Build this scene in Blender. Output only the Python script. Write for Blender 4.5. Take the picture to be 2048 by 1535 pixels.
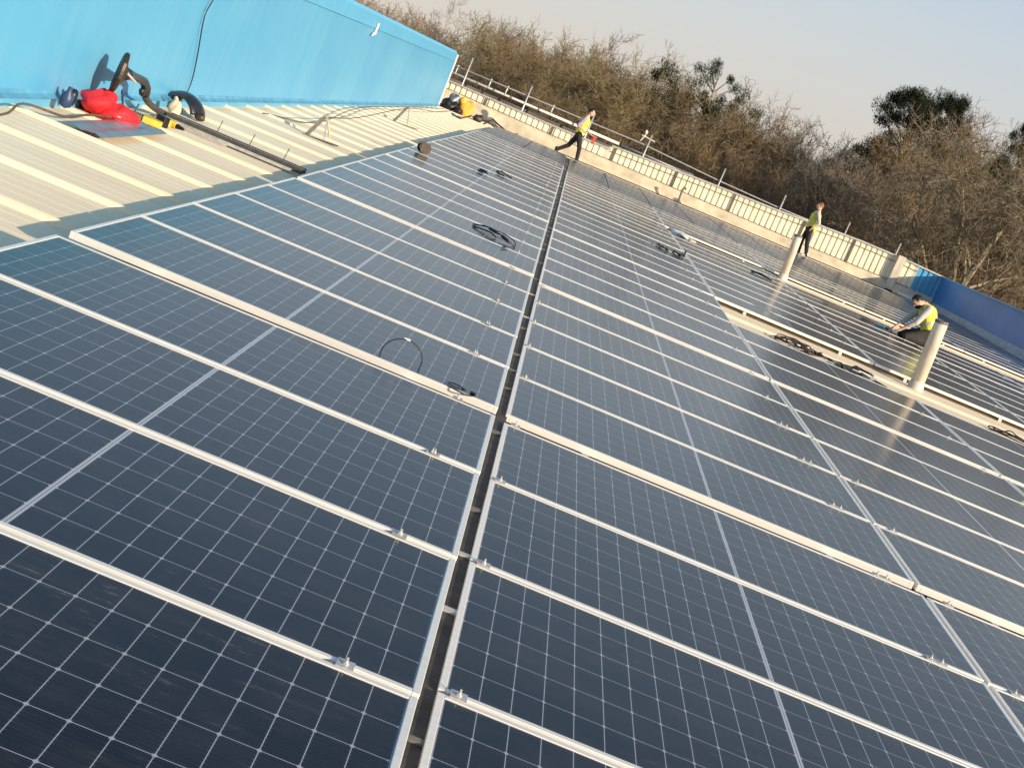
import bpy, bmesh, math, random
import numpy as np
from mathutils import Vector, Matrix

for o in list(bpy.data.objects): bpy.data.objects.remove(o)
SC = bpy.context.scene
COL = SC.collection
rad = math.radians

# ------------------------------------------------------------------ frames
# The roof is pitched 3.5 degrees (falls towards +X). "Roof coordinates" (x down the slope, y away
# from the camera, z off the sheet, 0 = glass level of the nearest panels) turn into the world by MR.
PITCH = rad(3.5)
MR = Matrix(((math.cos(PITCH), 0, math.sin(PITCH)), (0, 1, 0), (-math.sin(PITCH), 0, math.cos(PITCH)))).to_4x4()
def rp(x, y, z=0.0): return MR @ Vector((x, y, z))
SAGY = [-10, 0, 9.4, 15.36, 21.25, 27.15, 33.05, 39, 60]
SAGZ = [0, 0, 0, .036, .068, .072, .10, .125, .16]
def sag(y): return float(np.interp(y, SAGY, SAGZ))

# ------------------------------------------------------------------ camera
cam = bpy.data.cameras.new('camera'); camo = bpy.data.objects.new('camera', cam); COL.objects.link(camo)
def rodr(r):
    r = np.array(r); t = np.linalg.norm(r); k = r / t
    K = np.array([[0, -k[2], k[1]], [k[2], 0, -k[0]], [-k[1], k[0], 0]])
    return np.eye(3) + math.sin(t) * K + (1 - math.cos(t)) * K @ K
RC = rodr([1.73724, 0.32487, 0.30909])
CP = np.array([-0.23454, -3.69346, 1.53711]); FPX = 2930.5
cm = Matrix(((RC[0][0], -RC[1][0], -RC[2][0], CP[0]), (RC[0][1], -RC[1][1], -RC[2][1], CP[1]),
             (RC[0][2], -RC[1][2], -RC[2][2], CP[2]), (0, 0, 0, 1)))
camo.matrix_world = MR @ cm
cam.sensor_width = 36; cam.sensor_fit = 'HORIZONTAL'; cam.lens = FPX / 2048 * 36
cam.clip_start = 0.05; cam.clip_end = 3000
SC.camera = camo
def seen(x, y, z=0, m=0.12):
    c = RC @ (np.array([x, y, z]) - CP)
    if c[2] < .3: return False
    u = .5 + FPX * c[0] / c[2] / 2048; v = .5 + FPX * c[1] / c[2] / 1535
    return -m < u < 1 + m and -m < v < 1 + m

# ------------------------------------------------------------------ light
SUN = Vector((0.776, -0.569, 0.272)).normalized()
world = bpy.data.worlds.new('World'); SC.world = world; world.use_nodes = True
nt = world.node_tree; nt.nodes.clear()
sky = nt.nodes.new('ShaderNodeTexSky'); sky.sky_type = 'NISHITA'; sky.sun_disc = False
sky.sun_elevation = math.asin(SUN.z); sky.sun_rotation = math.atan2(SUN.x, SUN.y)
sky.air_density = 1.0; sky.dust_density = 0.6; sky.ozone_density = 1.0
bg = nt.nodes.new('ShaderNodeBackground'); bg.inputs[1].default_value = 0.13
wo = nt.nodes.new('ShaderNodeOutputWorld')
tcw = nt.nodes.new('ShaderNodeTexCoord'); spw = nt.nodes.new('ShaderNodeSeparateXYZ'); nt.links.new(tcw.outputs['Generated'], spw.inputs[0])
hz = nt.nodes.new('ShaderNodeValToRGB'); nt.links.new(spw.outputs[2], hz.inputs[0])          # winter haze lying on the horizon
hz.color_ramp.elements[0].position = 0; hz.color_ramp.elements[0].color = (.96, .84, .74, 1)
hz.color_ramp.elements[1].position = .16; hz.color_ramp.elements[1].color = (.78, .85, .98, 1)
hm = nt.nodes.new('ShaderNodeMix'); hm.data_type = 'RGBA'; hm.blend_type = 'MULTIPLY'; hm.inputs[0].default_value = 1; hm.inputs[7].default_value = (4.1, 4.1, 4.1, 1)
nt.links.new(hz.outputs[0], hm.inputs[6])
fr_ = nt.nodes.new('ShaderNodeMapRange'); fr_.interpolation_type = 'SMOOTHSTEP'; nt.links.new(spw.outputs[2], fr_.inputs[0])
for k_, v_ in ((1, .0), (2, .42), (3, .92), (4, 0.0)): fr_.inputs[k_].default_value = v_
tint = nt.nodes.new('ShaderNodeMix'); tint.data_type = 'RGBA'
nt.links.new(fr_.outputs[0], tint.inputs[0]); nt.links.new(sky.outputs[0], tint.inputs[6]); nt.links.new(hm.outputs[2], tint.inputs[7])
nt.links.new(tint.outputs[2], bg.inputs[0]); nt.links.new(bg.outputs[0], wo.inputs[0])
sl = bpy.data.lights.new('sun', 'SUN'); sl.energy = 5.0; sl.angle = rad(0.5); sl.color = (1.0, .83, .60)
so = bpy.data.objects.new('sun', sl); COL.objects.link(so)
so.rotation_euler = SUN.to_track_quat('Z', 'Y').to_euler(); so.location = (0, 0, 30)
SC.view_settings.view_transform = 'Standard'; SC.view_settings.look = 'None'
SC.view_settings.exposure = 0.45; SC.view_settings.gamma = 1
SC.render.engine = 'CYCLES'

# ------------------------------------------------------------------ materials
class NT:
    def __init__(s, m): s.t = m.node_tree; s.n = m.node_tree.nodes; s.l = m.node_tree.links
    def node(s, typ, **k):
        n = s.n.new(typ)
        for a, b in k.items(): setattr(n, a, b)
        return n
    def val(s, sock, v):
        if hasattr(v, 'node'): s.l.new(v, sock)
        else: sock.default_value = v
    def math(s, op, a, b=None, c=None, clamp=False):
        n = s.node('ShaderNodeMath', operation=op); n.use_clamp = clamp
        s.val(n.inputs[0], a)
        if b is not None: s.val(n.inputs[1], b)
        if c is not None: s.val(n.inputs[2], c)
        return n.outputs[0]
    def mix(s, f, a, b):
        n = s.node('ShaderNodeMix', data_type='RGBA')
        s.val(n.inputs[0], f); s.val(n.inputs[6], a); s.val(n.inputs[7], b)
        return n.outputs[2]
    def noise(s, scale, detail=4, vec=None, rough=.55, stretch=None):
        n = s.node('ShaderNodeTexNoise'); n.inputs['Scale'].default_value = scale
        n.inputs['Detail'].default_value = detail; n.inputs['Roughness'].default_value = rough
        tc = s.node('ShaderNodeTexCoord'); v = vec or tc.outputs['Object']
        if stretch:
            mp = s.node('ShaderNodeMapping'); mp.inputs['Scale'].default_value = stretch
            s.l.new(v, mp.inputs[0]); v = mp.outputs[0]
        s.l.new(v, n.inputs['Vector'])
        return n.outputs['Fac']
    def ramp(s, f, stops):
        n = s.node('ShaderNodeValToRGB'); s.l.new(f, n.inputs[0]); e = n.color_ramp.elements
        e[0].position, e[0].color = stops[0][0], stops[0][1]; e[1].position, e[1].color = stops[-1][0], stops[-1][1]
        for p, c in stops[1:-1]:
            x = e.new(p); x.color = c
        return n.outputs[0]
def c4(c): return (c[0], c[1], c[2], 1)
def mat(name, col, rough=.6, metal=0.0, var=.12, scale=3.0, spec=.5, bump=0.0, bscale=40, col2=None, stretch=None, coat=0):
    m = bpy.data.materials.new(name); m.use_nodes = True; t = NT(m)
    b = t.n['Principled BSDF']
    f = t.noise(scale, 5, stretch=stretch)
    c2 = col2 or tuple(x * (1 - var * 2) for x in col); c1 = tuple(min(1, x * (1 + var * .6)) for x in col)
    t.l.new(t.ramp(f, [(.3, c4(c2)), (.7, c4(c1))]), b.inputs['Base Color'])
    b.inputs['Roughness'].default_value = rough; b.inputs['Metallic'].default_value = metal
    b.inputs['Specular IOR Level'].default_value = spec
    if coat: b.inputs['Coat Weight'].default_value = coat
    if bump:
        bn = t.node('ShaderNodeBump'); bn.inputs['Strength'].default_value = bump; bn.inputs['Distance'].default_value = .01
        t.l.new(t.noise(bscale, 3), bn.inputs['Height']); t.l.new(bn.outputs[0], b.inputs['Normal'])
    return m

def glass_mat(name, L=2.278, W=1.134, swap=False, r0=.13, dustf=.22):
    """solar cells behind textured glass: 24 x 6 half cells, white gaps, bus wires"""
    m = bpy.data.materials.new(name); m.use_nodes = True; t = NT(m); b = t.n['Principled BSDF']
    tc = t.node('ShaderNodeTexCoord'); sp = t.node('ShaderNodeSeparateXYZ'); t.l.new(tc.outputs['Object'], sp.inputs[0])
    X, Y = (sp.outputs[1], sp.outputs[0]) if swap else (sp.outputs[0], sp.outputs[1])
    px, py = .0921, .1838
    ax = t.math('ABSOLUTE', t.math('SUBTRACT', X, L / 2))
    a = t.math('DIVIDE', t.math('SUBTRACT', ax, .0085), px)
    dx = t.math('MULTIPLY', t.math('ABSOLUTE', t.math('SUBTRACT', a, t.math('ROUND', a))), px)
    mid = t.math('LESS_THAN', ax, .0070)
    q = t.math('DIVIDE', t.math('SUBTRACT', Y, .0155), py)
    dy = t.math('MULTIPLY', t.math('ABSOLUTE', t.math('SUBTRACT', q, t.math('ROUND', q))), py)
    lx = t.math('LESS_THAN', dx, .0012); ly = t.math('LESS_THAN', dy, .0014)
    dia = t.math('LESS_THAN', t.math('ADD', dx, dy), .0085)
    line = t.math('MAXIMUM', t.math('MAXIMUM', lx, ly), dia)
    midl = t.math('MULTIPLY', mid, t.math('GREATER_THAN', ax, .0012))
    # bus wires run along the long side, little solder pads at the cell edge
    r = t.math('MULTIPLY', q, 10.0); dr = t.math('ABSOLUTE', t.math('SUBTRACT', t.math('SUBTRACT', r, t.math('FLOOR', r)), .5))
    wire = t.math('MULTIPLY', t.math('LESS_THAN', dr, .035), .22)
    pad = t.math('MULTIPLY', t.math('MULTIPLY', t.math('LESS_THAN', dr, .10), t.math('LESS_THAN', dx, .0055)), .55)
    wf = t.math('MAXIMUM', wire, pad)
    oi = t.node('ShaderNodeObjectInfo')
    # each cell a slightly different blue-black
    cb = t.node('ShaderNodeCombineXYZ'); t.l.new(t.math('FLOOR', a), cb.inputs[0]); t.l.new(t.math('FLOOR', q), cb.inputs[1])
    t.l.new(t.math('MULTIPLY', oi.outputs['Random'], 37.0), cb.inputs[2])
    wn = t.node('ShaderNodeTexWhiteNoise', noise_dimensions='3D'); t.l.new(cb.outputs[0], wn.inputs[0])
    cell = t.mix(wn.outputs[0], (.0035, .0045, .0065, 1), (.0060, .0072, .0125, 1))
    c = t.mix(wf, cell, (.07, .08, .10, 1))
    c = t.mix(line, c, (.33, .36, .42, 1))
    c = t.mix(midl, c, (.44, .47, .52, 1))
    # dust and smears
    vo = t.node('ShaderNodeVectorMath', operation='ADD'); rv = t.node('ShaderNodeCombineXYZ')
    t.l.new(t.math('MULTIPLY', oi.outputs['Random'], 53.0), rv.inputs[2]); t.l.new(tc.outputs['Object'], vo.inputs[0]); t.l.new(rv.outputs[0], vo.inputs[1])
    d1 = t.noise(2.3, 6, rough=.7, vec=vo.outputs[0], stretch=(1, 1.6, 1)); d2 = t.noise(18, 5, rough=.75, vec=vo.outputs[0], stretch=(.35, 1.4, 1))
    d3 = t.noise(.9, 3, rough=.6, vec=vo.outputs[0])
    dust = t.math('MULTIPLY', t.math('SUBTRACT', t.math('MULTIPLY', d1, d2), .20, clamp=True), dustf)
    smear = t.math('MULTIPLY', t.math('MULTIPLY', t.math('GREATER_THAN', d2, .62), t.math('SUBTRACT', d3, .47, clamp=True)), .9)
    dust = t.math('ADD', dust, smear, clamp=True)
    # a dirt tide line along the low long edge
    edge = t.math('MULTIPLY', t.math('SUBTRACT', 1.0, t.math('DIVIDE', Y, .10), clamp=True), t.math('MULTIPLY', d1, .05))
    dust = t.math('ADD', dust, edge, clamp=True)
    c = t.mix(dust, c, (.33, .29, .24, 1))
    t.l.new(c, b.inputs['Base Color'])
    t.l.new(t.math('ADD', t.math('MULTIPLY', d1, .10), r0), b.inputs['Roughness'])
    b.inputs['IOR'].default_value = 1.39
    bn = t.node('ShaderNodeBump'); bn.inputs['Strength'].default_value = .05; bn.inputs['Distance'].default_value = .002
    t.l.new(t.noise(7, 2), bn.inputs['Height']); t.l.new(bn.outputs[0], b.inputs['Normal'])
    return m

M = {}
M['glass'] = glass_mat('panel_glass'); M['glass_p'] = glass_mat('panel_glass_portrait', swap=True, r0=.20, dustf=1.5)
M['alu'] = mat('anodised_aluminium', (.88, .85, .80), .34, .3, .05, 6, stretch=(.3, 6, 6))
M['alu_dark'] = mat('dark_anodised_aluminium', (.20, .19, .18), .45, .3, .1, 6)
M['steel'] = mat('galvanised_steel', (.62, .60, .57), .45, .6, .15, 14)
M['zinc'] = mat('clamp_metal', (.58, .58, .57), .45, .5, .08, 30)
M['backsheet'] = mat('white_backsheet', (.6, .6, .6), .7)
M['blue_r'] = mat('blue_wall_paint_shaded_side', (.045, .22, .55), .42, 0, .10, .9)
M['blue_trim'] = mat('blue_trim_paint', (.10, .40, .66), .4, 0, .05, 3)
M['blue_flash'] = mat('blue_grey_flashing', (.10, .33, .52), .5, 0, .2, 4)
M['grey_flash'] = mat('grey_flashing', (.34, .42, .50), .5, .1, .18, 5)
M['white_paint'] = mat('white_painted_steel', (.78, .76, .70), .45, 0, .06, 5)
M['soot'] = mat('dark_rubber', (.012, .012, .014), .45, 0, .2, 20)
M['black_plastic'] = mat('black_plastic', (.018, .019, .024), .35, 0, .25, 12, coat=.2)
M['rusty'] = mat('brown_black_steel', (.06, .042, .032), .5, .4, .3, 25)
M['rail_dark'] = mat('dark_track_metal', (.10, .09, .08), .5, .4, .2, 18)
M['red'] = mat('red_cloth', (.78, .018, .028), .75, 0, .10, 9, bump=1.0, bscale=16)
M['orange'] = mat('orange_fabric', (.85, .40, .06), .8, 0, .12, 8, bump=.3, bscale=20)
M['yellow'] = mat('yellow_plastic', (.80, .50, .06), .5, 0, .1, 10)
M['sack'] = mat('pale_sack', (.62, .54, .40), .85, 0, .15, 9, bump=.3, bscale=20)
M['cable'] = mat('black_cable_rubber', (.015, .017, .022), .5, 0, .1, 20)
M['brownc'] = mat('brown_cable', (.13, .08, .045), .6, 0, .2, 20)
M['copper'] = mat('copper_windings', (.75, .42, .26), .4, .4, .15, 40)
M['navy'] = mat('dark_blue_plastic', (.03, .06, .14), .45, 0, .15, 12)
M['sheetgrey'] = mat('grey_metal_sheet', (.30, .33, .37), .35, .5, .15, 6)
M['pipe'] = mat('pale_grey_pipe', (.66, .59, .49), .5, 0, .16, 7, stretch=(1, 1, .3))
M['trunk'] = mat('seam_shade_dark', (.060, .055, .050), .7, 0, .3, 12)  # tone of the added strip that stands in for seam shade
M['dark_line'] = mat('dark_olive_line', (.13, .11, .075), .7, 0, .2, 6)
M['apron'] = mat('weathered_cream_flashing', (.62, .54, .40), .6, 0, .2, 2.2, col2=(.42, .36, .26))
M['lead'] = mat('lead_collar', (.17, .16, .15), .6, .2, .2, 16)
M['plank'] = mat('weathered_board', (.16, .14, .13), .8, 0, .3, 4, stretch=(.2, 3, 3))
M['skin'] = mat('skin', (.62, .37, .26), .55, 0, .05, 20)
M['hair_dark'] = mat('dark_hair', (.018, .012, .009), .6, 0, .2, 60)
M['hair_red'] = mat('auburn_hair', (.26, .085, .03), .6, 0, .2, 60)
M['beard'] = mat('black_hair', (.012, .010, .010), .6, 0, .2, 60)
M['hivis'] = mat('hi_vis_yellow', (.86, .83, .09), .7, 0, .06, 9, bump=.25, bscale=18)
M['hivis2'] = mat('hi_vis_olive', (.80, .74, .14), .75, 0, .10, 9, bump=.25, bscale=18)
M['reflective'] = mat('reflective_tape', (.62, .62, .58), .4, .2, .05, 9)
M['trouser'] = mat('black_trousers', (.018, .015, .022), .85, 0, .2, 9, bump=.3, bscale=14)
M['trouser2'] = mat('dark_olive_trousers', (.045, .040, .035), .85, 0, .25, 9, bump=.3, bscale=14)
M['shirt_grey'] = mat('pale_grey_shirt', (.55, .50, .46), .8, 0, .08, 9)
M['shirt_purple'] = mat('mauve_sleeve', (.40, .32, .46), .8, 0, .15, 9)
M['boot'] = mat('dark_boots', (.02, .017, .015), .6, 0, .2, 20)
M['boot_white'] = mat('pale_boots', (.60, .56, .54), .6, 0, .1, 20)
M['glove_red'] = mat('red_work_glove', (.70, .10, .05), .7, 0, .1, 20)
M['glove_blue'] = mat('teal_tool', (.12, .42, .52), .6, 0, .1, 20)

def cream_mat():
    m = bpy.data.materials.new('cream_roof_paint'); m.use_nodes = True; t = NT(m); b = t.n['Principled BSDF']
    n1 = t.noise(.8, 6, rough=.65, stretch=(.25, 1.6, 1)); n2 = t.noise(5, 5, rough=.7, stretch=(.12, 3, 1)); n3 = t.noise(26, 4)
    c = t.ramp(n1, [(.25, (.82, .66, .46, 1)), (.5, (.88, .72, .51, 1)), (.75, (.91, .76, .56, 1))])
    c = t.mix(t.math('MULTIPLY', t.math('SUBTRACT', n2, .48, clamp=True), 1.1, clamp=True), c, (.60, .50, .37, 1))
    c = t.mix(t.math('MULTIPLY', t.math('SUBTRACT', n3, .62, clamp=True), 2.0, clamp=True), c, (.42, .33, .22, 1))
    t.l.new(c, b.inputs['Base Color']); b.inputs['Roughness'].default_value = .5
    return m
M['cream'] = cream_mat()
def cream_wall():
    m = bpy.data.materials.new('cream_cladding_paint'); m.use_nodes = True; t = NT(m); b = t.n['Principled BSDF']
    n1 = t.noise(1.2, 6, rough=.65); n3 = t.noise(9, 5, rough=.7, stretch=(1, 1, .3))
    c = t.ramp(n1, [(.25, (.70, .63, .48, 1)), (.75, (.80, .74, .60, 1))])
    c = t.mix(t.math('MULTIPLY', t.math('SUBTRACT', n3, .5, clamp=True), 2.0, clamp=True), c, (.48, .38, .23, 1))
    t.l.new(c, b.inputs['Base Color']); b.inputs['Roughness'].default_value = .55
    return m
M['creamwall'] = cream_wall()
def blue_wall():
    m = bpy.data.materials.new('sky_blue_wall_paint'); m.use_nodes = True; t = NT(m); b = t.n['Principled BSDF']
    n1 = t.noise(.35, 5, rough=.6); n2 = t.noise(2.0, 6, rough=.7, stretch=(1, 2.5, .25)); n3 = t.noise(14, 4, rough=.7)
    c = t.ramp(n1, [(.3, (.065, .31, .55, 1)), (.7, (.098, .365, .59, 1))])
    c = t.mix(t.math('MULTIPLY', t.math('SUBTRACT', n2, .5, clamp=True), 1.1, clamp=True), c, (.22, .46, .60, 1))
    c = t.mix(t.math('MULTIPLY', t.math('SUBTRACT', n3, .66, clamp=True), 1.6, clamp=True), c, (.30, .42, .48, 1))
    t.l.new(c, b.inputs['Base Color']); b.inputs['Roughness'].default_value = .42
    bn = t.node('ShaderNodeBump'); bn.inputs['Strength'].default_value = .06; bn.inputs['Distance'].default_value = .05
    t.l.new(t.noise(1.1, 2), bn.inputs['Height']); t.l.new(bn.outputs[0], b.inputs['Normal'])
    return m
M['blue'] = blue_wall()

# ------------------------------------------------------------------ mesh helpers
def cr(pts, k=5):
    p = [Vector(q) for q in pts]; p = [p[0] * 2 - p[1]] + p + [p[-1] * 2 - p[-2]]; out = []
    for i in range(1, len(p) - 2):
        a, b, c, d = p[i - 1:i + 3]
        for j in range(k):
            t = j / k; out.append(.5 * ((2 * b) + (c - a) * t + (2 * a - 5 * b + 4 * c - d) * t * t + (3 * b - a - 3 * c + d) * t ** 3))
    out.append(p[-2]); return out
class MB:
    """collects boxes, tubes and sheets, then links them as one mesh object"""
    def __init__(s): s.v = []; s.f = []; s.m = []; s.mi = 0
    def add(s, vs, fs):
        k = len(s.v); s.v += [tuple(p) for p in vs]; s.f += [tuple(i + k for i in f) for f in fs]; s.m += [s.mi] * len(fs); return s
    def box(s, x0, x1, y0, y1, z0, z1):
        vs = [(x0, y0, z0), (x1, y0, z0), (x1, y1, z0), (x0, y1, z0), (x0, y0, z1), (x1, y0, z1), (x1, y1, z1), (x0, y1, z1)]
        return s.add(vs, [(0, 3, 2, 1), (4, 5, 6, 7), (0, 1, 5, 4), (1, 2, 6, 5), (2, 3, 7, 6), (3, 0, 4, 7)])
    def hexa(s, vs): return s.add(vs, [(0, 3, 2, 1), (4, 5, 6, 7), (0, 1, 5, 4), (1, 2, 6, 5), (2, 3, 7, 6), (3, 0, 4, 7)])
    def tube(s, pts, r, n=8, cap=True):
        pts = [Vector(p) for p in pts]; rs = r if isinstance(r, (list, tuple)) else [r] * len(pts)
        vs = []; fs = []; prev = None
        for i, p in enumerate(pts):
            d = (pts[min(i + 1, len(pts) - 1)] - pts[max(i - 1, 0)]).normalized()
            if prev is None: a = d.orthogonal().normalized()
            else: a = (prev - d * prev.dot(d)).normalized()
            prev = a; b = d.cross(a)
            for k in range(n):
                t = 2 * math.pi * k / n; vs.append(p + (a * math.cos(t) + b * math.sin(t)) * rs[i])
        for i in range(len(pts) - 1):
            for k in range(n):
                fs.append((i * n + k, i * n + (k + 1) % n, (i + 1) * n + (k + 1) % n, (i + 1) * n + k))
        if cap: fs.append(tuple(range(n - 1, -1, -1))); fs.append(tuple(range((len(pts) - 1) * n, len(pts) * n)))
        return s.add(vs, fs)
    def bar(s, a, b, w, h, up=(0, 0, 1)):
        a = Vector(a); b = Vector(b); d = (b - a).normalized(); u = Vector(up); x = d.cross(u).normalized() * w / 2; y = x.cross(d).normalized() * h / 2
        return s.hexa([a - x - y, b - x - y, b + x - y, a + x - y, a - x + y, b - x + y, b + x + y, a + x + y])
    def blob(s, c, r, seed=0, rough=.2, nu=18, nv=12, flat=0):
        """lumpy closed surface (bags, cloth)"""
        rnd = random.Random(seed); ph = [(rnd.uniform(0, 6.28), rnd.uniform(0, 6.28), rnd.randint(1, 4), rnd.randint(1, 4)) for _ in range(7)]
        vs = [(c[0], c[1], c[2] - r[2])]
        for j in range(1, nv):
            t = math.pi * j / nv
            for i in range(nu):
                p = 2 * math.pi * i / nu
                k = 1 + rough * sum(math.sin(a[2] * p + a[0]) * math.sin(a[3] * t + a[1]) for a in ph) / 3
                z = -math.cos(t) * r[2] * k
                if z < -r[2] * (1 - flat): z = -r[2] * (1 - flat)
                vs.append((c[0] + math.sin(t) * math.cos(p) * r[0] * k, c[1] + math.sin(t) * math.sin(p) * r[1] * k, c[2] + z))
        vs.append((c[0], c[1], c[2] + r[2])); fs = []
        for i in range(nu): fs.append((0, 1 + (i + 1) % nu, 1 + i))
        for j in range(nv - 2):
            for i in range(nu):
                a = 1 + j * nu + i; b = 1 + j * nu + (i + 1) % nu; fs.append((a, b, b + nu, a + nu))
        e = len(vs) - 1; k = 1 + (nv - 2) * nu
        for i in range(nu): fs.append((k + i, k + (i + 1) % nu, e))
        return s.add(vs, fs)
    def lathe(s, prof, n=24, c=(0, 0, 0)):
        vs = []; fs = []
        for r, z in prof:
            for k in range(n):
                t = 2 * math.pi * k / n; vs.append((c[0] + r * math.cos(t), c[1] + r * math.sin(t), c[2] + z))
        for i in range(len(prof) - 1):
            for k in range(n): fs.append((i * n + k, i * n + (k + 1) % n, (i + 1) * n + (k + 1) % n, (i + 1) * n + k))
        fs.append(tuple(range(n - 1, -1, -1))); fs.append(tuple(range((len(prof) - 1) * n, len(prof) * n)))
        return s.add(vs, fs)
    def build(s, name, mats, parent=None, smooth=False, roof=False, bevel=0):
        me = bpy.data.meshes.new(name); me.from_pydata(s.v, [], s.f)
        for m_ in (mats if isinstance(mats, (list, tuple)) else [mats]): me.materials.append(m_)
        me.polygons.foreach_set('material_index', s.m)
        if smooth: me.polygons.foreach_set('use_smooth', [True] * len(s.f))
        me.update()
        o = bpy.data.objects.new(name, me); COL.objects.link(o)
        if parent is not None: o.parent = parent
        elif roof: o.matrix_world = MR
        if bevel:
            bv = o.modifiers.new('b', 'BEVEL'); bv.width = bevel; bv.segments = 2; bv.limit_method = 'ANGLE'
        return o
def tag(o, label=None, cat=None, group=None, kind=None):
    if label: o['label'] = label
    if cat: o['category'] = cat
    if group: o['group'] = group
    if kind: o['kind'] = kind
    return o
def empty(name, mw, label, cat, group=None):
    o = bpy.data.objects.new(name, None); COL.objects.link(o); o.matrix_world = mw; o.empty_display_size = .2
    return tag(o, label, cat, group)
def at_roof(x, y, z=0, rz=0, ry=0, rx=0):
    return MR @ Matrix.Translation((x, y, z)) @ Matrix.Rotation(rz, 4, 'Z') @ Matrix.Rotation(ry, 4, 'Y') @ Matrix.Rotation(rx, 4, 'X')
def at_up(x, y, z=0, rz=0):                   # plumb object standing on a roof point
    return Matrix.Translation(rp(x, y, z)) @ Matrix.Rotation(rz, 4, 'Z')

# ------------------------------------------------------------------ ground and building
g = MB(); g.add([(-1500, -1500, -7), (1500, -1500, -7), (1500, 1500, -7), (-1500, 1500, -7)], [(0, 1, 2, 3)])
gm = mat('winter_scrub_ground', (.09, .075, .045), .95, 0, .3, .12, col2=(.05, .05, .025))
tag(g.build('ground', gm), kind='structure')

ZR = -.088
ROOFX0, ROOFX1, ROOFY0, ROOFY1 = -4.35, 14.3, -9.0, 46.0
def roof_profile():
    """standing ribs every 1.15 m with low stiffeners between, as (y, height)"""
    pr = []; y = 5.29 - 1.15 * 13
    while y < ROOFY1 - 1.15:
        pr += [(y - .060, 0), (y - .024, .026), (y - .012, .028), (y - .006, .018), (y + .006, .018), (y + .012, .028), (y + .024, .026), (y + .055, 0)]
        for k in range(1, 6):
            q = y + 1.15 * k / 6; pr += [(q - .022, 0), (q - .008, .0022), (q + .008, .0022), (q + .022, 0)]
        y += 1.15
    pr.append((ROOFY1, 0))
    return pr
bld = empty('warehouse_building', Matrix.Identity(4), 'long cream ribbed metal roof carrying the solar panels', 'building')
pr = roof_profile(); ro = MB(); vs = []; fs = []
xs = [ROOFX0, ROOFX1]
for x in xs:
    for y, h in pr: vs.append(MR @ Vector((x, y, ZR + sag(y) + h)))
n_ = len(pr)
for i in range(n_ - 1): fs.append((i, n_ + i, n_ + i + 1, i + 1))
ro.add(vs, fs); roof = ro.build('roof', M['cream'], bld)
w = MB()
a, b_, c_, d_ = [MR @ Vector(p) for p in ((-4.8, ROOFY0 + .9, -.4), (14.6, ROOFY0 + .9, -.4), (14.6, 46.3, -.4), (-4.8, 46.3, -.4))]
w.hexa([(q.x, q.y, -6.99) for q in (a, b_, c_, d_)] + [tuple(q) for q in (a, b_, c_, d_)])
w.build('outer_wall', M['creamwall'], bld)

# ------------------------------------------------------------------ left blue wall
XL = -4.30
lw = empty('blue_wall', MR, 'tall sky blue painted wall along the left side of the roof', 'wall')
def strip_wall(prof, y0, y1, mats, name, parent, seg=1):
    """profile in (x,z) swept along y"""
    m_ = MB(); vs = []; fs = []; n = len(prof)
    for y in (y0, y1):
        for x, z in prof: vs.append((x, y, z))
    for i in range(n): fs.append((i, (i + 1) % n, n + (i + 1) % n, n + i))
    fs.append(tuple(range(n))); fs.append(tuple(range(2 * n - 1, n - 1, -1)))
    m_.add(vs, fs); return m_.build(name, mats, parent)
strip_wall([(XL - .45, -.5), (XL, -.5), (XL, 1.50), (XL - .45, 1.50)], -8, 41.1, M['blue'], 'wall_face', lw)
strip_wall([(XL - .50, 1.502), (XL + .018, 1.502), (XL + .018, 1.515), (XL + .012, 1.73), (XL - .03, 1.79), (XL - .50, 1.80)], -8, 40.75, M['blue_trim'], 'capping', lw)
m_ = MB(); m_.box(XL - .47, XL + .03, 41.1, 41.16, -.3, 1.72); m_.build('corner_trim', M['white_paint'], lw)
m_ = MB(); m_.hexa([(XL + .003, -8, ZR + .052), (XL + .07, -8, ZR + .052), (XL + .07, 41, ZR + .20), (XL + .003, 41, ZR + .20),
                    (XL + .003, -8, ZR + .10), (XL + .02, -8, ZR + .075), (XL + .02, 41, ZR + .22), (XL + .003, 41, ZR + .25)])
m_.build('base_flashing', M['blue_flash'], lw)
m_ = MB()
for y in range(-6, 41, 6): m_.box(XL + .0015, XL + .004, y, y + .012, ZR + .2, 1.5)
m_.build('panel_joint', M['blue_trim'], lw)
for y in (23.6,):
    m_ = MB(); m_.bar((XL + .05, y, 1.40), (XL + .05, y, 1.62), .03, .03, (0, 1, 0)); m_.bar((XL + .02, y, 1.42), (XL + .05, y - .25, 1.38), .03, .03)
    m_.build('bracket', M['white_paint'], lw)

# thin cable hanging down the blue wall
ca = MB(); pts = []
for (y, z) in [(11.9, 1.82), (11.75, 1.5), (12.05, 1.2), (11.95, .95), (12.2, .55), (12.35, .25), (12.3, .02)]:
    pts.append((XL + .035, y, z))
ca.tube(cr(pts), .007, 6)
o = ca.build('hanging_cable', M['cable'], roof=True); tag(o, 'thin dark cable hanging down the tall blue wall above the black hood', 'cable')

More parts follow.
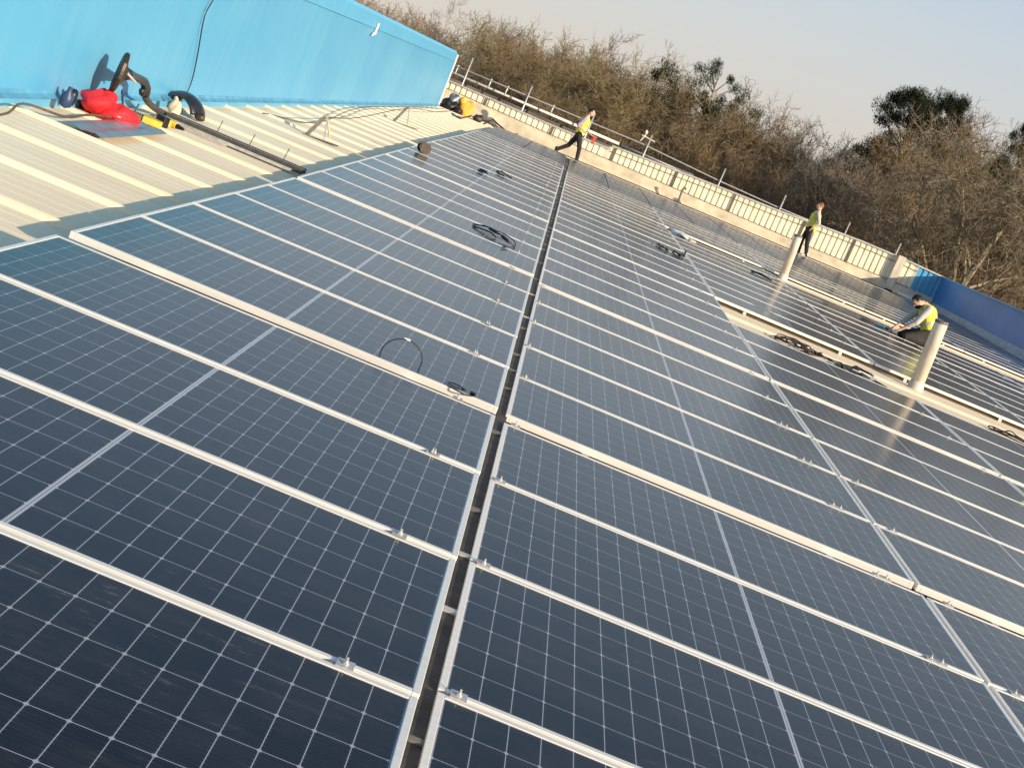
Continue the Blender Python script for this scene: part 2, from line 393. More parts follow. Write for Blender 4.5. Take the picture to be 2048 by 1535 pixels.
# ------------------------------------------------------------------ far cream parapet with ribs
YP = 46.0
def lerp_tab(x, tab):
    return float(np.interp(x, [t[0] for t in tab], [t[1] for t in tab]))
APR = [(-7, .62), (-4.5, .58), (-1, .49), (3, .45), (8, .38), (13.2, .40)]
TOP1 = [(-7, .84), (-4.7, .82), (-.3, .77), (1.1, .80)]
TOP2 = [(1.2, .92), (1.8, .94), (4.9, 1.04), (7.1, 1.07), (9.6, 1.20), (11.2, 1.22), (13.2, 1.15)]
pa = empty('parapet_wall', MR, 'low cream parapet of ribbed cladding along the far end of the roof', 'wall')
def corr(x0, x1, zlo, zhi, y, pitch=.20, depth=.036, mats=None, name='ribbed_cladding', parent=pa):
    m_ = MB(); vs = []; fs = []; xx = []
    x = x0
    while x < x1 - pitch:
        xx += [(x, 0), (x + pitch * .55, 0), (x + pitch * .63, depth), (x + pitch * .92, depth)]; x += pitch
    xx.append((x1, 0))
    for X, d in xx:
        vs.append((X, y + d, zlo(X))); vs.append((X, y + d, zhi(X)))
    for i in range(len(xx) - 1): fs.append((2 * i, 2 * i + 2, 2 * i + 3, 2 * i + 1))
    m_.add(vs, fs); return m_.build(name, mats, parent)
apr = lambda x: lerp_tab(x, APR)
top = lambda x: lerp_tab(x, TOP1) if x < 1.15 else lerp_tab(x, TOP2)
corr(-7, 1.15, apr, top, YP, mats=M['creamwall']); corr(1.15, 12.25, apr, top, YP, mats=M['creamwall'])
m_ = MB(); xs_ = [-7, -4.5, -1, 3, 8, 13.1]
vs = []; fs = []
for x in xs_: vs += [(x, YP - .30, ZR + sag(46) + .03), (x, YP - .04, apr(x) - .03), (x, YP - .02, apr(x)), (x, YP + .06, apr(x) + .004)]
for i in range(len(xs_) - 1):
    for k in range(3): fs.append((4 * i + k, 4 * i + 4 + k, 4 * i + 5 + k, 4 * i + 1 + k))
m_.add(vs, fs); m_.build('apron_flashing', M['apron'], pa)
for nm, xa, xb in (('coping', -7, 1.15), ('coping', 1.15, 13.2)):
    m_ = MB(); ns = 8
    for i in range(ns):
        a = xa + (xb - xa) * i / ns; b = xa + (xb - xa) * (i + 1) / ns
        if b > xb - 1e-6: b = xb - .001
        za, zb = top(a + 1e-4), top(b - 1e-4)
        m_.hexa([(a, YP - .05, za), (b, YP - .05, zb), (b, YP + .30, zb), (a, YP + .30, za), (a, YP - .05, za + .05), (b, YP - .05, zb + .05), (b, YP + .30, zb + .05), (a, YP + .30, za + .05)])
    m_.build(nm, M['steel'], pa)
m_ = MB()
for i in range(8):
    a = 1.15 + 11.1 * i / 8; b = 1.15 + 11.1 * (i + 1) / 8
    m_.bar((a, YP - .012, top(a + .01) - .17), (b, YP - .012, top(b - .01) - .17), .02, .018)
m_.build('cladding_rail', M['dark_line'], pa)
m_ = MB()
for i in range(12):
    a = -6.9 + 19.1 * i / 12; b = -6.9 + 19.1 * (i + 1) / 12
    m_.bar((a, YP - .035, apr(a) + .012), (b, YP - .035, apr(b) + .012), .02, .016)
m_.build('apron_gap_shade', M['dark_line'], pa)  # dark bar drawn in as the shadow gap above the apron
corr(12.25, 13.1, apr, top, YP, mats=M['blue'], name='blue_cladding')
m_ = MB(); m_.box(-7, 13.2, YP + .10, YP + .28, -.5, .45); m_.build('parapet_core', M['creamwall'], pa)
for x in (-3.3, -.9, 1.3, 3.5, 5.6, 8.1, 9.9):
    m_ = MB(); m_.bar((x, YP - .02, apr(x) + .0), (x, YP - .02, top(x) - .02), .06, .05, (0, 1, 0)); m_.build('cladding_stay', M['dark_line'], pa)
# white gutter strip at the foot of the parapet (in front of it)
gu = MB()
x = -2.5
while x < 13.0:
    L_ = min(2.4, 13.0 - x); gu.box(x, x + L_ - .03, 42.45, 42.55, .06, .135); x += 2.4
o = gu.build('edge_trim', M['white_paint'], roof=True); tag(o, 'thin white metal trim strip along the far edge of the panel field', 'trim strip')

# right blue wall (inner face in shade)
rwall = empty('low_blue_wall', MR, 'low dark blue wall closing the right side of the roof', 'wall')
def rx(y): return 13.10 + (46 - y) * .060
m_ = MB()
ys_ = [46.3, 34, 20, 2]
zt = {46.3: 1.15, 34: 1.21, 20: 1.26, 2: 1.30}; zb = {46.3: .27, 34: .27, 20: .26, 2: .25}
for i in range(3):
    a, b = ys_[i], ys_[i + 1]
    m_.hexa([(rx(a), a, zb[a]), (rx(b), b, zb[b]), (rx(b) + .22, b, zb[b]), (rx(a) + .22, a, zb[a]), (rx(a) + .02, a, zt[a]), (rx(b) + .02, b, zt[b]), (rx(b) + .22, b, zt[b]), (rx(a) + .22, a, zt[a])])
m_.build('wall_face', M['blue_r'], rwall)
m_ = MB()
for i in range(3):
    a, b = ys_[i], ys_[i + 1]
    m_.hexa([(rx(a) - .03, a, zt[a] + .002), (rx(b) - .03, b, zt[b] + .002), (rx(b) + .28, b, zt[b] + .002), (rx(a) + .28, a, zt[a] + .002), (rx(a) - .03, a, zt[a] + .045), (rx(b) - .03, b, zt[b] + .045), (rx(b) + .28, b, zt[b] + .045), (rx(a) + .28, a, zt[a] + .045)])
m_.build('coping', M['blue_trim'], rwall)
m_ = MB()
for i in range(3):
    a, b = ys_[i], ys_[i + 1]
    m_.hexa([(rx(a) - .10, a, -.1), (rx(b) - .10, b, -.2), (rx(b) + .2, b, -.2), (rx(a) + .2, a, -.1), (rx(a) - .05, a, zb[a] - .003), (rx(b) - .05, b, zb[b] - .003), (rx(b) + .2, b, zb[b] - .003), (rx(a) + .2, a, zb[a] - .003)])
m_.build('base_flashing', M['grey_flash'], rwall)

# ------------------------------------------------------------------ solar panels
PL, PW, GAP, FH = 2.278, 1.134, .020, .038
def panel_proto(name, L, W, frame, glass, lip=.023):
    root = bpy.data.objects.new(name, None); COL.objects.link(root); root.empty_display_size = .1
    f = MB()
    def fr(x0, x1, y0, y1): f.box(x0, x1, y0, y1, -FH, 0)
    fr(0, lip, 0, W); fr(L - lip, L, 0, W); fr(lip, L - lip, 0, lip); fr(lip, L - lip, W - lip, W)
    fo = f.build('frame', frame, root, bevel=.0025)
    gl = MB(); gl.box(lip, L - lip, lip, W - lip, -.012, -.0035); go = gl.build('glass', glass, root)
    return root
def clamp_mb():
    c = MB(); c.box(-.03, .03, -.034, .034, .001, .005); c.box(-.03, .03, -.008, .008, -.03, .001); c.tube([(0, 0, .004), (0, 0, .018)], .0065, 8); c.tube([(0, 0, .005), (0, 0, .012)], .011, 6)
    c.tube([(.0, 0, .018), (.0, .0, .030)], .004, 6)
    return c
protoL = panel_proto('solar_panel', PL, PW - .005, M['alu'], M['glass'])
protoP = panel_proto('solar_panel', PW, PL, M['alu_dark'], M['glass_p'], .012)
clamp0 = clamp_mb().build('clamp', M['zinc'], protoL); clamp0.location = (.06, PW + GAP / 2, .001)
clamp_mesh = clamp0.data; bpy.data.objects.remove(clamp0)
ORD = ['', 'first', 'second', 'third', 'fourth', 'fifth', 'sixth', 'seventh', 'eighth', 'ninth', 'tenth', 'eleventh', 'twelfth', 'thirteenth', 'fourteenth', 'fifteenth', 'sixteenth', 'seventeenth', 'eighteenth', 'nineteenth', 'twentieth']
for t_, w_ in ((20, 'twenty'), (30, 'thirty')):
    for k in range(1, 10): ORD.append(w_ + '-' + ORD[k])
    ORD.append('thirtieth' if t_ == 20 else 'fortieth')
STARTS = [None, 3.635, 9.56, 15.48, 21.38, 27.28]
rows = [(-1, -1 * 1.154)] + [(i, i * 1.154) for i in range(3)]
ROWY = [(-1.154)] + [0, 1.154, 2.308]
for s_ in STARTS[1:]: ROWY += [s_ + k * 1.154 for k in range(5)]
rnd = random.Random(5)
used = [False, False]
def copy_thing(root):
    c = root.copy(); COL.objects.link(c)
    for ch in list(root.children):
        k = ch.copy(); COL.objects.link(k); k.parent = c
    return c
def place(kind, M4, label, group, clamps=()):
    root = (protoL, protoP)[kind]
    if used[kind]: c = copy_thing(root)
    else: c = root
    c.matrix_world = M4; tag(c, label, 'solar panel', group)
    return c
pending = []
def left_M(x, y):   # left field: lies a little higher and a touch out of square with the right field
    y0 = y - .2001; x0 = x
    X = x0 - .0020 * y0 - .048; Y = y0 + .00402 * x0; Zz = .0503 - .00075 * x0 + .00174 * y0 + sag(y)
    sl = (sag(y + 1.1) - sag(y)) / 1.1 + .00174
    return at_roof(X, Y, Zz, .00402, .00075, math.atan(sl))
def right_M(x, y):
    sl = (sag(y + 1.1) - sag(y)) / 1.1
    return at_roof(x, y, sag(y), 0, 0, math.atan(sl))
GL = 'solar panels of the left field'; GR = 'solar panels of the right field'
GP = 'far black-framed solar panels'
colname = {0: 'first', 1: 'second', 2: 'third', 3: 'fourth', 4: 'fifth', 5: 'sixth'}
for r, y in enumerate(ROWY):
    rn = ORD[r + 1]
    pending.append((0, left_M(-PL, y), 'solar panel in the %s row up, single column left of the dark seam' % rn, GL, r))
    for c in range(6):
        x = c * (PL + GAP)
        if c >= 1 and r in (12, 13): continue
        if (c == 1 and r == 23) or (c >= 2 and r in (22, 23)): continue
        if x + PL > rx(y) - .1 and y > 20: continue
        vis = any(seen(x + a, y + b, sag(y)) for a in (0, PL * .5, PL) for b in (0, PW))
        if not vis: continue
        pending.append((0, right_M(x, y), 'solar panel in the %s row up, %s column right of the dark seam' % (rn, colname[c]), GR, r if c == 0 else -9))
for rr in range(4):
    y = 33.20 + rr * (PL + GAP)
    for c in range(-2, 11):
        x = c * (PW + GAP) if c >= 0 else -.13 - PW - (-c - 1) * (PW + GAP)
        lab = 'dark framed far panel, %s row beyond the silver-framed rows, %s' % (ORD[rr + 1], ('%s right of seam' % ORD[c + 1]) if c >= 0 else ('%s left of seam' % ORD[-c]))
        pending.append((1, at_roof(x, y, sag(y) + (.05 if c < 0 else 0), 0, 0, math.atan((sag(y + 2) - sag(y)) / 2)), lab, GP, -9))
for kind, M4, lab, grp, r in pending:
    jit = Matrix.Rotation(rad(rnd.uniform(-.10, .10)), 4, 'X') @ Matrix.Rotation(rad(rnd.uniform(-.06, .06)), 4, 'Y')
    c = place(kind, M4 @ jit, lab, grp); used[kind] = True
    if -9 < r < 9 and not kind:
        isL = grp == GL
        for cx_ in ((2.07,) if isL else ((.05,) if r > 6 else (.05, 2.02))):
            k = bpy.data.objects.new('clamp', clamp_mesh); COL.objects.link(k); k.parent = c
            k.location = (cx_ + rnd.uniform(-.01, .01), PW + GAP / 2, .0008); k.scale = (.8, .75, .75)
    elif -9 == r and not kind and c.location.y < 5:
        k = bpy.data.objects.new('clamp', clamp_mesh); COL.objects.link(k); k.parent = c
        k.location = (.12, PW + GAP / 2, .0008); k.scale = (.8, .75, .75)

# mounting rails that carry the panels, one under each quarter point of every column
RG = 'mounting rails under the solar panels'
for c in range(-1, 6):
    for q, nm in ((.20, 'left'), (.80, 'right')):
        x = (c * (PL + GAP) + PL * q) if c >= 0 else (-PL - .06 + PL * q)
        y1 = 33.0; y0 = -1.3 if c < 2 else (4 if c == 2 else 8)
        m_ = MB(); ys_r = [y0, 9.4, 15.36, 21.25, 27.15, y1]
        ys_r = [v for v in ys_r if v >= y0]
        lift = .05 if c < 0 else 0
        if c >= 1: ys_r = sorted(set(ys_r + [13.15, 15.50, 24.86, 27.30]))
        for i in range(len(ys_r) - 1):
            a, b = ys_r[i], ys_r[i + 1]
            if c >= 1 and (13.15 < (a + b) / 2 < 15.50 or 24.86 < (a + b) / 2 < 27.30): continue
            za = sag(a) - FH - .004 + lift; zb_ = sag(b) - FH - .004 + lift
            m_.hexa([(x - .02, a, za - .04), (x - .02, b, zb_ - .04), (x + .02, b, zb_ - .04), (x + .02, a, za - .04), (x - .02, a, za), (x - .02, b, zb_), (x + .02, b, zb_), (x + .02, a, za)][0:1] +
                    [(x + .02, a, za - .04), (x + .02, b, zb_ - .04), (x - .02, b, zb_ - .04), (x - .02, a, za), (x + .02, a, za), (x + .02, b, zb_), (x - .02, b, zb_)])
        o = m_.build('mounting_rail', M['alu'], roof=True)
        where = 'the column left of the seam' if c < 0 else 'the %s column right of the seam' % colname[c]
        tag(o, 'aluminium mounting rail along the %s side under %s' % (nm, where), 'rail', RG)

# added dark strip: darkens the seam between the fields like deep shade
ct = empty('seam_shade_strip', MR, 'added dark grey strip standing in for shade in the narrow seam between panel fields', 'shade strip')
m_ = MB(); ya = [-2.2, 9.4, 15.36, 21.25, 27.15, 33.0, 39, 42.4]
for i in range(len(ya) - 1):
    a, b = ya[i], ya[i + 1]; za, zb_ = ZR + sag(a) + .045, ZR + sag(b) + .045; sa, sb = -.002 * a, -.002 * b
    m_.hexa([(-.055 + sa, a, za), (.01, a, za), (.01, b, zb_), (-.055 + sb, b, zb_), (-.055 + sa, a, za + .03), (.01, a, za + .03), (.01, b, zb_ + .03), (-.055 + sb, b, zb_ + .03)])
m_.build('shade_bar', M['trunk'], ct)
y = -1.5; r6 = random.Random(9)
while y < 40:
    m_ = MB(); w_ = r6.uniform(.02, .05); z_ = ZR + sag(y) + .076; m_.box(-.050 - .002 * y, .006, y, y + w_, z_, z_ + .008)
    m_.build('shade_strip_clip', M['lead'] if r6.random() < .8 else M['zinc'], ct); y += r6.choice([.58, 1.15, .95, 1.4])  # made-up lighter bits along the added shade strip

# ------------------------------------------------------------------ vent pipes
def vent(x, y, z, H, R, label, group):
    root = empty('vent_pipe', at_up(x, y, z), label, 'vent pipe', group)
    p = MB(); p.lathe([(R, .04), (R, H - .02), (R * .97, H), (R * .80, H), (R * .80, H - .25)], 28); p.build('pipe', M['pipe'], root, smooth=False, bevel=0)
    for f_ in root.children[-1].data.polygons: f_.use_smooth = len(f_.vertices) == 4
    c = MB(); c.lathe([(R * 1.5, -.08), (R * 1.4, -.02), (R * 1.2, .05), (R * 1.06, .16), (R * 1.003, .165)], 28); c.build('collar', M['pipe'], root, smooth=True)
    k = MB(); k.lathe([(R * 1.01, H - .03), (R * 1.02, H + .012), (R * .9, H + .014), (R * .88, H - .1)], 28); k.build('rim', M['lead'], root, smooth=False)
    return root
vent(5.12, 15.15, -.10, .98, .088, 'thick pale vent pipe beside the kneeling worker, on the nearer bare strip', 'vent pipes on the roof')
vent(4.98, 27.05, -.05, 1.0, .088, 'thick pale vent pipe on the farther bare strip, beside the standing red-haired worker', 'vent pipes on the roof')
rt = empty('vent_pipe', at_up(3.86, 45.2, 0), 'slim pale vent pipe with hooked top in front of the cream parapet', 'vent pipe')
p = MB(); p.tube([(0, 0, 0), (0, 0, .52), (.02, 0, .58), (.07, 0, .60), (.11, 0, .56)], .034, 10); p.build('pipe', M['lead'], rt, smooth=True)
p = MB(); p.tube([(0, 0, -.02), (0, 0, .06)], .06, 12); p.build('collar', M['lead'], rt)
# square downpipe / box on the parapet near the blue corner
bx = empty('duct_box', at_roof(11.55, 45.7, .03), 'square grey duct box standing on the cream parapet near the blue corner', 'duct')
p = MB(); p.bar((0, .2, .05), (0, .2, 1.26), .26, .22, (0, 1, 0)); p.build('duct', M['pipe'], bx, bevel=.01)
p = MB(); p.box(-.12, .12, -.05, .3, -.12, .09); p.build('foot', M['soot'], bx, bevel=.01)
p = MB(); p.tube([(-1.3 + 1.6, -.10, .10), (1.2, -.10, .06)], .05, 10); o = p.build('spout', M['white_paint'], bx, smooth=True)

# ------------------------------------------------------------------ scaffold guard rail beyond the parapet
YS = 47.6
sc = empty('scaffold_rail', MR, 'scaffold guard rail of steel tubes with planks beyond the far parapet', 'guard rail')
XT = [(-5.2, -4.32), (-2.9, -2.1), (.22, .22), (2.3, 2.33), (5.05, 5.05), (7.32, 7.32), (9.75, 9.75), (11.65, 11.6)]
for i, (xt, zt_) in enumerate([(-4.36, 1.84), (-2.13, 1.74), (.22, 1.72), (2.32, 1.78), (5.1, 1.70), (7.38, 1.67), (9.79, 1.66), (11.7, 1.67)]):
    p = MB(); p.tube([(xt - .03, YS - .06, -.5), (xt, YS - .06, zt_)], .028, 8); p.build('post', M['steel'], sc, smooth=True)
p = MB(); p.tube([(-6.5, YS, 1.37), (-2.8, YS, 1.37), (2.1, YS, 1.38), (5.1, YS, 1.23), (7.5, YS, 1.17), (12.4, YS, 1.19)], .026, 8); p.build('top_rail', M['steel'], sc, smooth=True)
p = MB(); p.tube([(-6.5, YS + .4, 1.13), (1.4, YS + .4, 1.07)], .05, 8); p.build('thick_rail', M['white_paint'], sc, smooth=True)
p = MB(); p.tube([(1.5, YS + .4, 1.06), (4.2, YS + .4, 1.05)], .04, 8); p.build('mid_rail', M['steel'], sc, smooth=True)
p = MB(); p.box(-6.5, 4.0, YS + .1, YS + .32, .62, .66); p.box(-6.5, 4.0, YS + .34, YS + .56, .64, .68); p.box(-6.5, 4.0, YS + .62, YS + .65, .70, .92); p.build('plank', M['plank'], sc)
for x in (-4.75, -3.52, -2.9, -1.2):
    p = MB(); p.tube([(x, YS + .02, 1.10), (x + .02, YS + .02, 1.43)], .024, 6); p.build('short_post', M['white_paint'], sc, smooth=True)
p = MB(); p.tube([(2.02, YS - .06, 1.45), (2.12, YS - .06, 1.74)], .02, 6); p.tube([(2.0, YS - .06, 1.66), (2.5, YS - .06, 1.60)], .018, 6); p.blob((2.10, YS - .06, 1.80), (.05, .05, .06)); p.build('coupler', M['white_paint'], sc)

# ------------------------------------------------------------------ things on the left roof strip
ZL = lambda y: ZR + sag(y)
# ladder hoist: inclined track lying on the roof, curved neck and wheel head
lh = empty('hoist_ladder', MR, 'black and rusty hoist ladder lying on the cream roof with wheel-shaped head raised', 'ladder hoist')
A = Vector((-3.97, 10.78, ZL(11) + .055)); B = Vector((-2.53, 10.75, ZL(11) + .055))
tr = MB(); off = Vector((0, .085, 0))
tr.bar(A + off, B + off, .030, .055); tr.bar(A - off, B - off, .030, .055)
tr.build('track', M['rail_dark'], lh)
rg = MB(); Cn = Vector((0, 0, .012))
for i in range(48):
    q = A.lerp(B, (i + .5) / 48); rg.bar(q + off * .86 + Cn, q - off * .86 + Cn, .016, .012)
rg.build('rungs', M['steel'], lh)
tr = MB(); tr.bar(A + Vector((0, -.13, -.02)), B + Vector((-.1, -.13, -.02)), .02, .03); tr.bar(A + Vector((.02, -.22, -.03)), B + Vector((-.75, -.22, -.03)), .012, .015); tr.build('side_bar', M['steel'], lh)
XH = -4.08
nk = MB(); nk.tube(cr([(-3.90, 10.80, -.035), (-4.02, 10.72, -.02), (-4.06, 10.45, .03), (XH, 10.22, .10), (XH, 10.16, .15)]), .032, 10); nk.build('lower_neck', M['rail_dark'], lh, smooth=True)
nk = MB(); nk.tube([(XH, 10.16, .135), (XH, 10.12, .20), (XH, 9.98, .262), (XH, 9.82, .285), (XH, 9.60, .305), (XH, 9.42, .32), (XH, 9.28, .325)], [.044, .046, .042, .038, .040, .052, .065], 12)
nk.build('bent_arm', M['black_plastic'], lh, smooth=True)
nk = MB(); nk.blob((XH - .0, 10.05, .165), (.035, .06, .045), 3, .1); nk.build('joint_knob', M['black_plastic'], lh, smooth=True)
wh = MB(); cx0 = Vector((XH, 9.20, .325))
prof = [(.03, -.035), (.165, -.03), (.180, -.012), (.175, .012), (.15, .02), (.10, .03), (.05, .055)]
n = 32; vs = []; fs = []
ax = Vector((.93, .34, -.08)).normalized(); u_ = ax.orthogonal().normalized(); v_ = ax.cross(u_)
for r_, h_ in prof:
    for k in range(n):
        t = 2 * math.pi * k / n; rr_ = r_ * (1 + (.06 if (k % 4 < 2 and r_ > .14) else 0)); vs.append(cx0 + (u_ * math.cos(t) + v_ * math.sin(t)) * rr_ + ax * h_)
for i in range(len(prof) - 1):
    for k in range(n): fs.append((i * n + k, i * n + (k + 1) % n, (i + 1) * n + (k + 1) % n, (i + 1) * n + k))
fs.append(tuple(range(n - 1, -1, -1))); fs.append(tuple(range((len(prof) - 1) * n, len(prof) * n)))
wh.add(vs, fs); wh.build('wheel_head', M['rusty'], lh, smooth=False)
wh = MB(); wh.tube([cx0 + ax * .03 + Vector((0, .02, .03)), cx0 + ax * .12 + Vector((0, .1, -.03))], .012, 8); wh.build('axle', M['zinc'], lh)
wh = MB(); wh.tube([cx0 + Vector((.03, .12, -.15)), Vector((-4.05, 9.65, -.09))], .010, 6); wh.tube([Vector((-4.06, 10.0, .05)), Vector((-4.07, 9.95, -.09))], .010, 6); wh.build('prop_leg', M['navy'], lh)

# black hood (curved half shell)
hd = empty('black_hood', at_roof(-4.10, 11.85, ZL(11.8), rad(-14)) @ Matrix.Scale(1.08, 4), 'black curved plastic hood resting on the roof against the blue wall', 'hood')
h = MB(); vs = []; fs = []; ns = 16; nw = 8
for i in range(ns + 1):
    t = math.pi * i / ns * .92 + .06
    for j in range(nw + 1):
        s_ = -1 + 2 * j / nw; r_ = .215 * (1 - .22 * s_ * s_)
        vs.append((-math.cos(t) * r_ * 1.02 - .02, s_ * .15, math.sin(t) * r_ * (1.05 - .25 * i / ns) + .02))
k0 = len(vs)
for i in range(ns + 1):
    t = math.pi * i / ns * .92 + .06
    for j in range(nw + 1):
        s_ = -1 + 2 * j / nw; r_ = .195 * (1 - .22 * s_ * s_)
        vs.append((-math.cos(t) * r_ * 1.02 - .02, s_ * .135, math.sin(t) * r_ * (1.05 - .25 * i / ns) + .02))
for b0 in (0, k0):
    for i in range(ns):
        for j in range(nw):
            q = b0 + i * (nw + 1) + j; fs.append((q, q + 1, q + nw + 2, q + nw + 1))
for j in (0, nw):
    for i in range(ns):
        a = i * (nw + 1) + j; fs.append((a, a + nw + 1, k0 + a + nw + 1, k0 + a))
for i in (0, ns):
    for j in range(nw):
        a = i * (nw + 1) + j; fs.append((a, a + 1, k0 + a + 1, k0 + a))
h.add(vs, fs); h.build('shell', M['black_plastic'], hd, smooth=True)
h = MB(); h.blob((.20, -.06, .05), (.055, .05, .04)); h.build('handle', M['rusty'], hd, smooth=True)

# red cloth bag in two lumps
rb = empty('red_bag', at_roof(-4.07, 9.12, ZL(9.1), rad(8)) @ Matrix.Diagonal((1, 1, .82, 1)), 'crumpled bright red cloth bag lying at the foot of the blue wall', 'bag')
p = MB(); p.blob((-.08, .05, .12), (.17, .24, .15), 3, .24, 34, 22, .25); p.build('sack', M['red'], rb, smooth=True)
p = MB(); p.blob((.12, .0, .085), (.17, .22, .115), 8, .28, 34, 22, .25); p.build('flap', M['red'], rb, smooth=True)
p = MB(); p.blob((.14, -.17, .10), (.03, .02, .01), 2, .2); p.blob((.19, -.16, .05), (.04, .015, .01), 2, .2); p.build('badge', mat('pink_print', (.9, .35, .3), .7), rb)
tg = empty('dark_bottle', at_roof(-4.17, 8.36, ZL(8.7) + .05), 'small dark blue canister between the red bag and the blue wall', 'canister')
p = MB(); p.lathe([(.01, 0), (.05, .02), (.055, .10), (.02, .15), (.018, .18)], 14); p.build('body', M['navy'], tg, smooth=True)
p = MB(); p.blob((-.01, .15, .09), (.04, .05, .07), 4, .15); p.build('nozzle', M['soot'], tg, smooth=True)

# grey sheet lying on the ribs
sg = MB(); 
for k in range(4):
    x0 = -3.90 + k * .085
    sg.hexa([(x0 - .02 * k * 0, 7.62, ZR + .045 + .012 * (k % 2)), (x0 + .083, 7.58, ZR + .045 + .012 * ((k + 1) % 2)), (x0 + .083 - .02, 9.45, ZR + .045 + .012 * ((k + 1) % 2)), (x0 - .02, 9.5, ZR + .045 + .012 * (k % 2)),
             (x0, 7.62, ZR + .049 + .012 * (k % 2)), (x0 + .083, 7.58, ZR + .049 + .012 * ((k + 1) % 2)), (x0 + .063, 9.45, ZR + .049 + .012 * ((k + 1) % 2)), (x0 - .02, 9.5, ZR + .049 + .012 * (k % 2))])
o = sg.build('metal_sheet', M['sheetgrey'], roof=True); tag(o, 'grey folded metal sheet lying flat on the cream roof below the red bag', 'sheet')

# cordless tool and case
yt = empty('power_drill', at_roof(-3.72, 10.05, ZR + .03, rad(-28)), 'yellow and black power drill lying on the cream roof beside the hoist ladder', 'power drill')
p = MB(); p.tube([(-.12, 0, .05), (.02, 0, .05), (.06, 0, .05)], [.035, .038, .03], 12); p.box(-.05, .02, -.09, -.0, .02, .08); p.build('body', M['yellow'], yt, bevel=.006)
p = MB(); p.tube([(.06, 0, .05), (.15, 0, .05)], [.026, .012], 10); p.build('chuck', M['soot'], yt)
p = MB(); p.box(-.07, .04, -.16, -.085, .0, .10); p.build('battery', M['soot'], yt, bevel=.006)
yc = empty('tool_case', at_roof(-3.86, 9.9, ZR + .02, rad(12)), 'small yellow tool case lying open between red bag and drill', 'case')
p = MB(); p.box(-.09, .09, -.13, .13, 0, .06); p.build('lid', M['yellow'], yc, bevel=.008)
p = MB(); p.box(-.22, -.10, -.12, .10, 0, .05); p.build('tray', mat('olive_brown_tray', (.20, .15, .08), .7), yc, bevel=.008)
ss = empty('pale_sack', at_roof(-4.08, 11.35, ZL(11.4)), 'small pale sack propped between hoist ladder and black hood', 'sack')
p = MB(); p.blob((0, 0, .08), (.06, .07, .09), 12, .22, 20, 14, .2); p.build('body', M['sack'], ss, smooth=True)
p = MB(); p.blob((-.02, 0, .17), (.025, .025, .03), 5, .2); p.build('neck', M['sack'], ss, smooth=True)

# three thin upright rods along the hoist ladder
for i, (x, y, w_) in enumerate([(-3.59, 11.3, 'nearest the hood'), (-3.24, 11.32, 'in the middle'), (-2.86, 11.3, 'nearest the panels')]):
    o = empty('thin_rod', at_up(x, y, ZL(y)), 'thin upright wire rod behind the hoist ladder, the one %s' % w_, 'rod', 'thin rods along the hoist ladder')
    p = MB(); p.tube([(0, 0, 0), (.03, .01, .155)], .0045, 6); p.build('shaft', M['rusty'], o)
    p = MB(); p.tube([(0, 0, 0), (0, 0, .012)], .018, 8); p.build('foot', M['zinc'], o)
# fall-arrest A-frames with life lines
def aframe(x, y, h, w_, label):
    o = empty('anchor_frame', at_up(x, y, ZL(y)), label, 'anchor frame', 'fall arrest frames on the cream roof')
    p = MB(); p.bar((-w_ * 1.1, -.1, 0), (-.01, 0, h), .05, .02, (0, 1, 0)); p.build('strut', M['lead'], o)
    p = MB(); p.bar((w_ * .55, -.1, 0), (.02, 0, h), .018, .012, (0, 1, 0)); p.build('stay', M['steel'], o)
    p = MB(); p.bar((w_ * .22, .6, 0), (.015, 0, h), .022, .012, (0, 1, 0)); p.build('back_stay', M['cream'], o)
    p = MB(); p.bar((-w_ * 1.9, -.12, .006), (w_ * 1.9, -.12, .006), .07, .012); p.build('base_plate', M['rail_dark'], o)
    return o
aframe(-3.22, 15.3, .30, .145, 'nearer folding anchor frame with base bar on the cream roof')
aframe(-3.42, 25.8, .36, .17, 'farther folding anchor frame on the cream roof')
for nm, pts_, lab in [('life_line', [(-3.22, 15.3, ZL(15) + .30), (-3.50, 20, ZL(20) + .14), (-3.42, 25.8, ZL(26) + .34), (-3.6, 34, ZL(34) + .16), (-3.8, 41, ZL(41) + .1)], 'thin dark line strung from the anchor frames to the far corner'),
                      ('life_line', [(-4.05, 15.5, ZL(15) + .02), (-3.6, 17, ZL(17) + .05), (-3.95, 23, ZL(23) + .12), (-4.05, 32, ZL(32) + .12), (-4.0, 40, ZL(40) + .08)], 'thin dark line running along the foot of the blue wall')]:
    p = MB(); p.tube(cr(pts_), .008, 5); o = p.build(nm, M['brownc'], roof=True); tag(o, lab, 'line', 'life lines along the roof')
p = MB()
pts_ = [(-4.1, 5.5, ZR + .05), (-4.0, 6.6, ZR + .06), (-4.12, 7.3, ZR + .1), (-3.98, 7.9, ZR + .05), (-4.02, 8.6, ZR + .05), (-3.92, 9.3, ZR + .05), (-4.0, 10.4, ZR + .05), (-3.95, 11, ZR + .05)]
p.tube(cr(pts_), .010, 6); o = p.build('loose_cable', M['brownc'], roof=True); tag(o, 'loose brown cable trailing along the roof below the blue wall', 'cable')

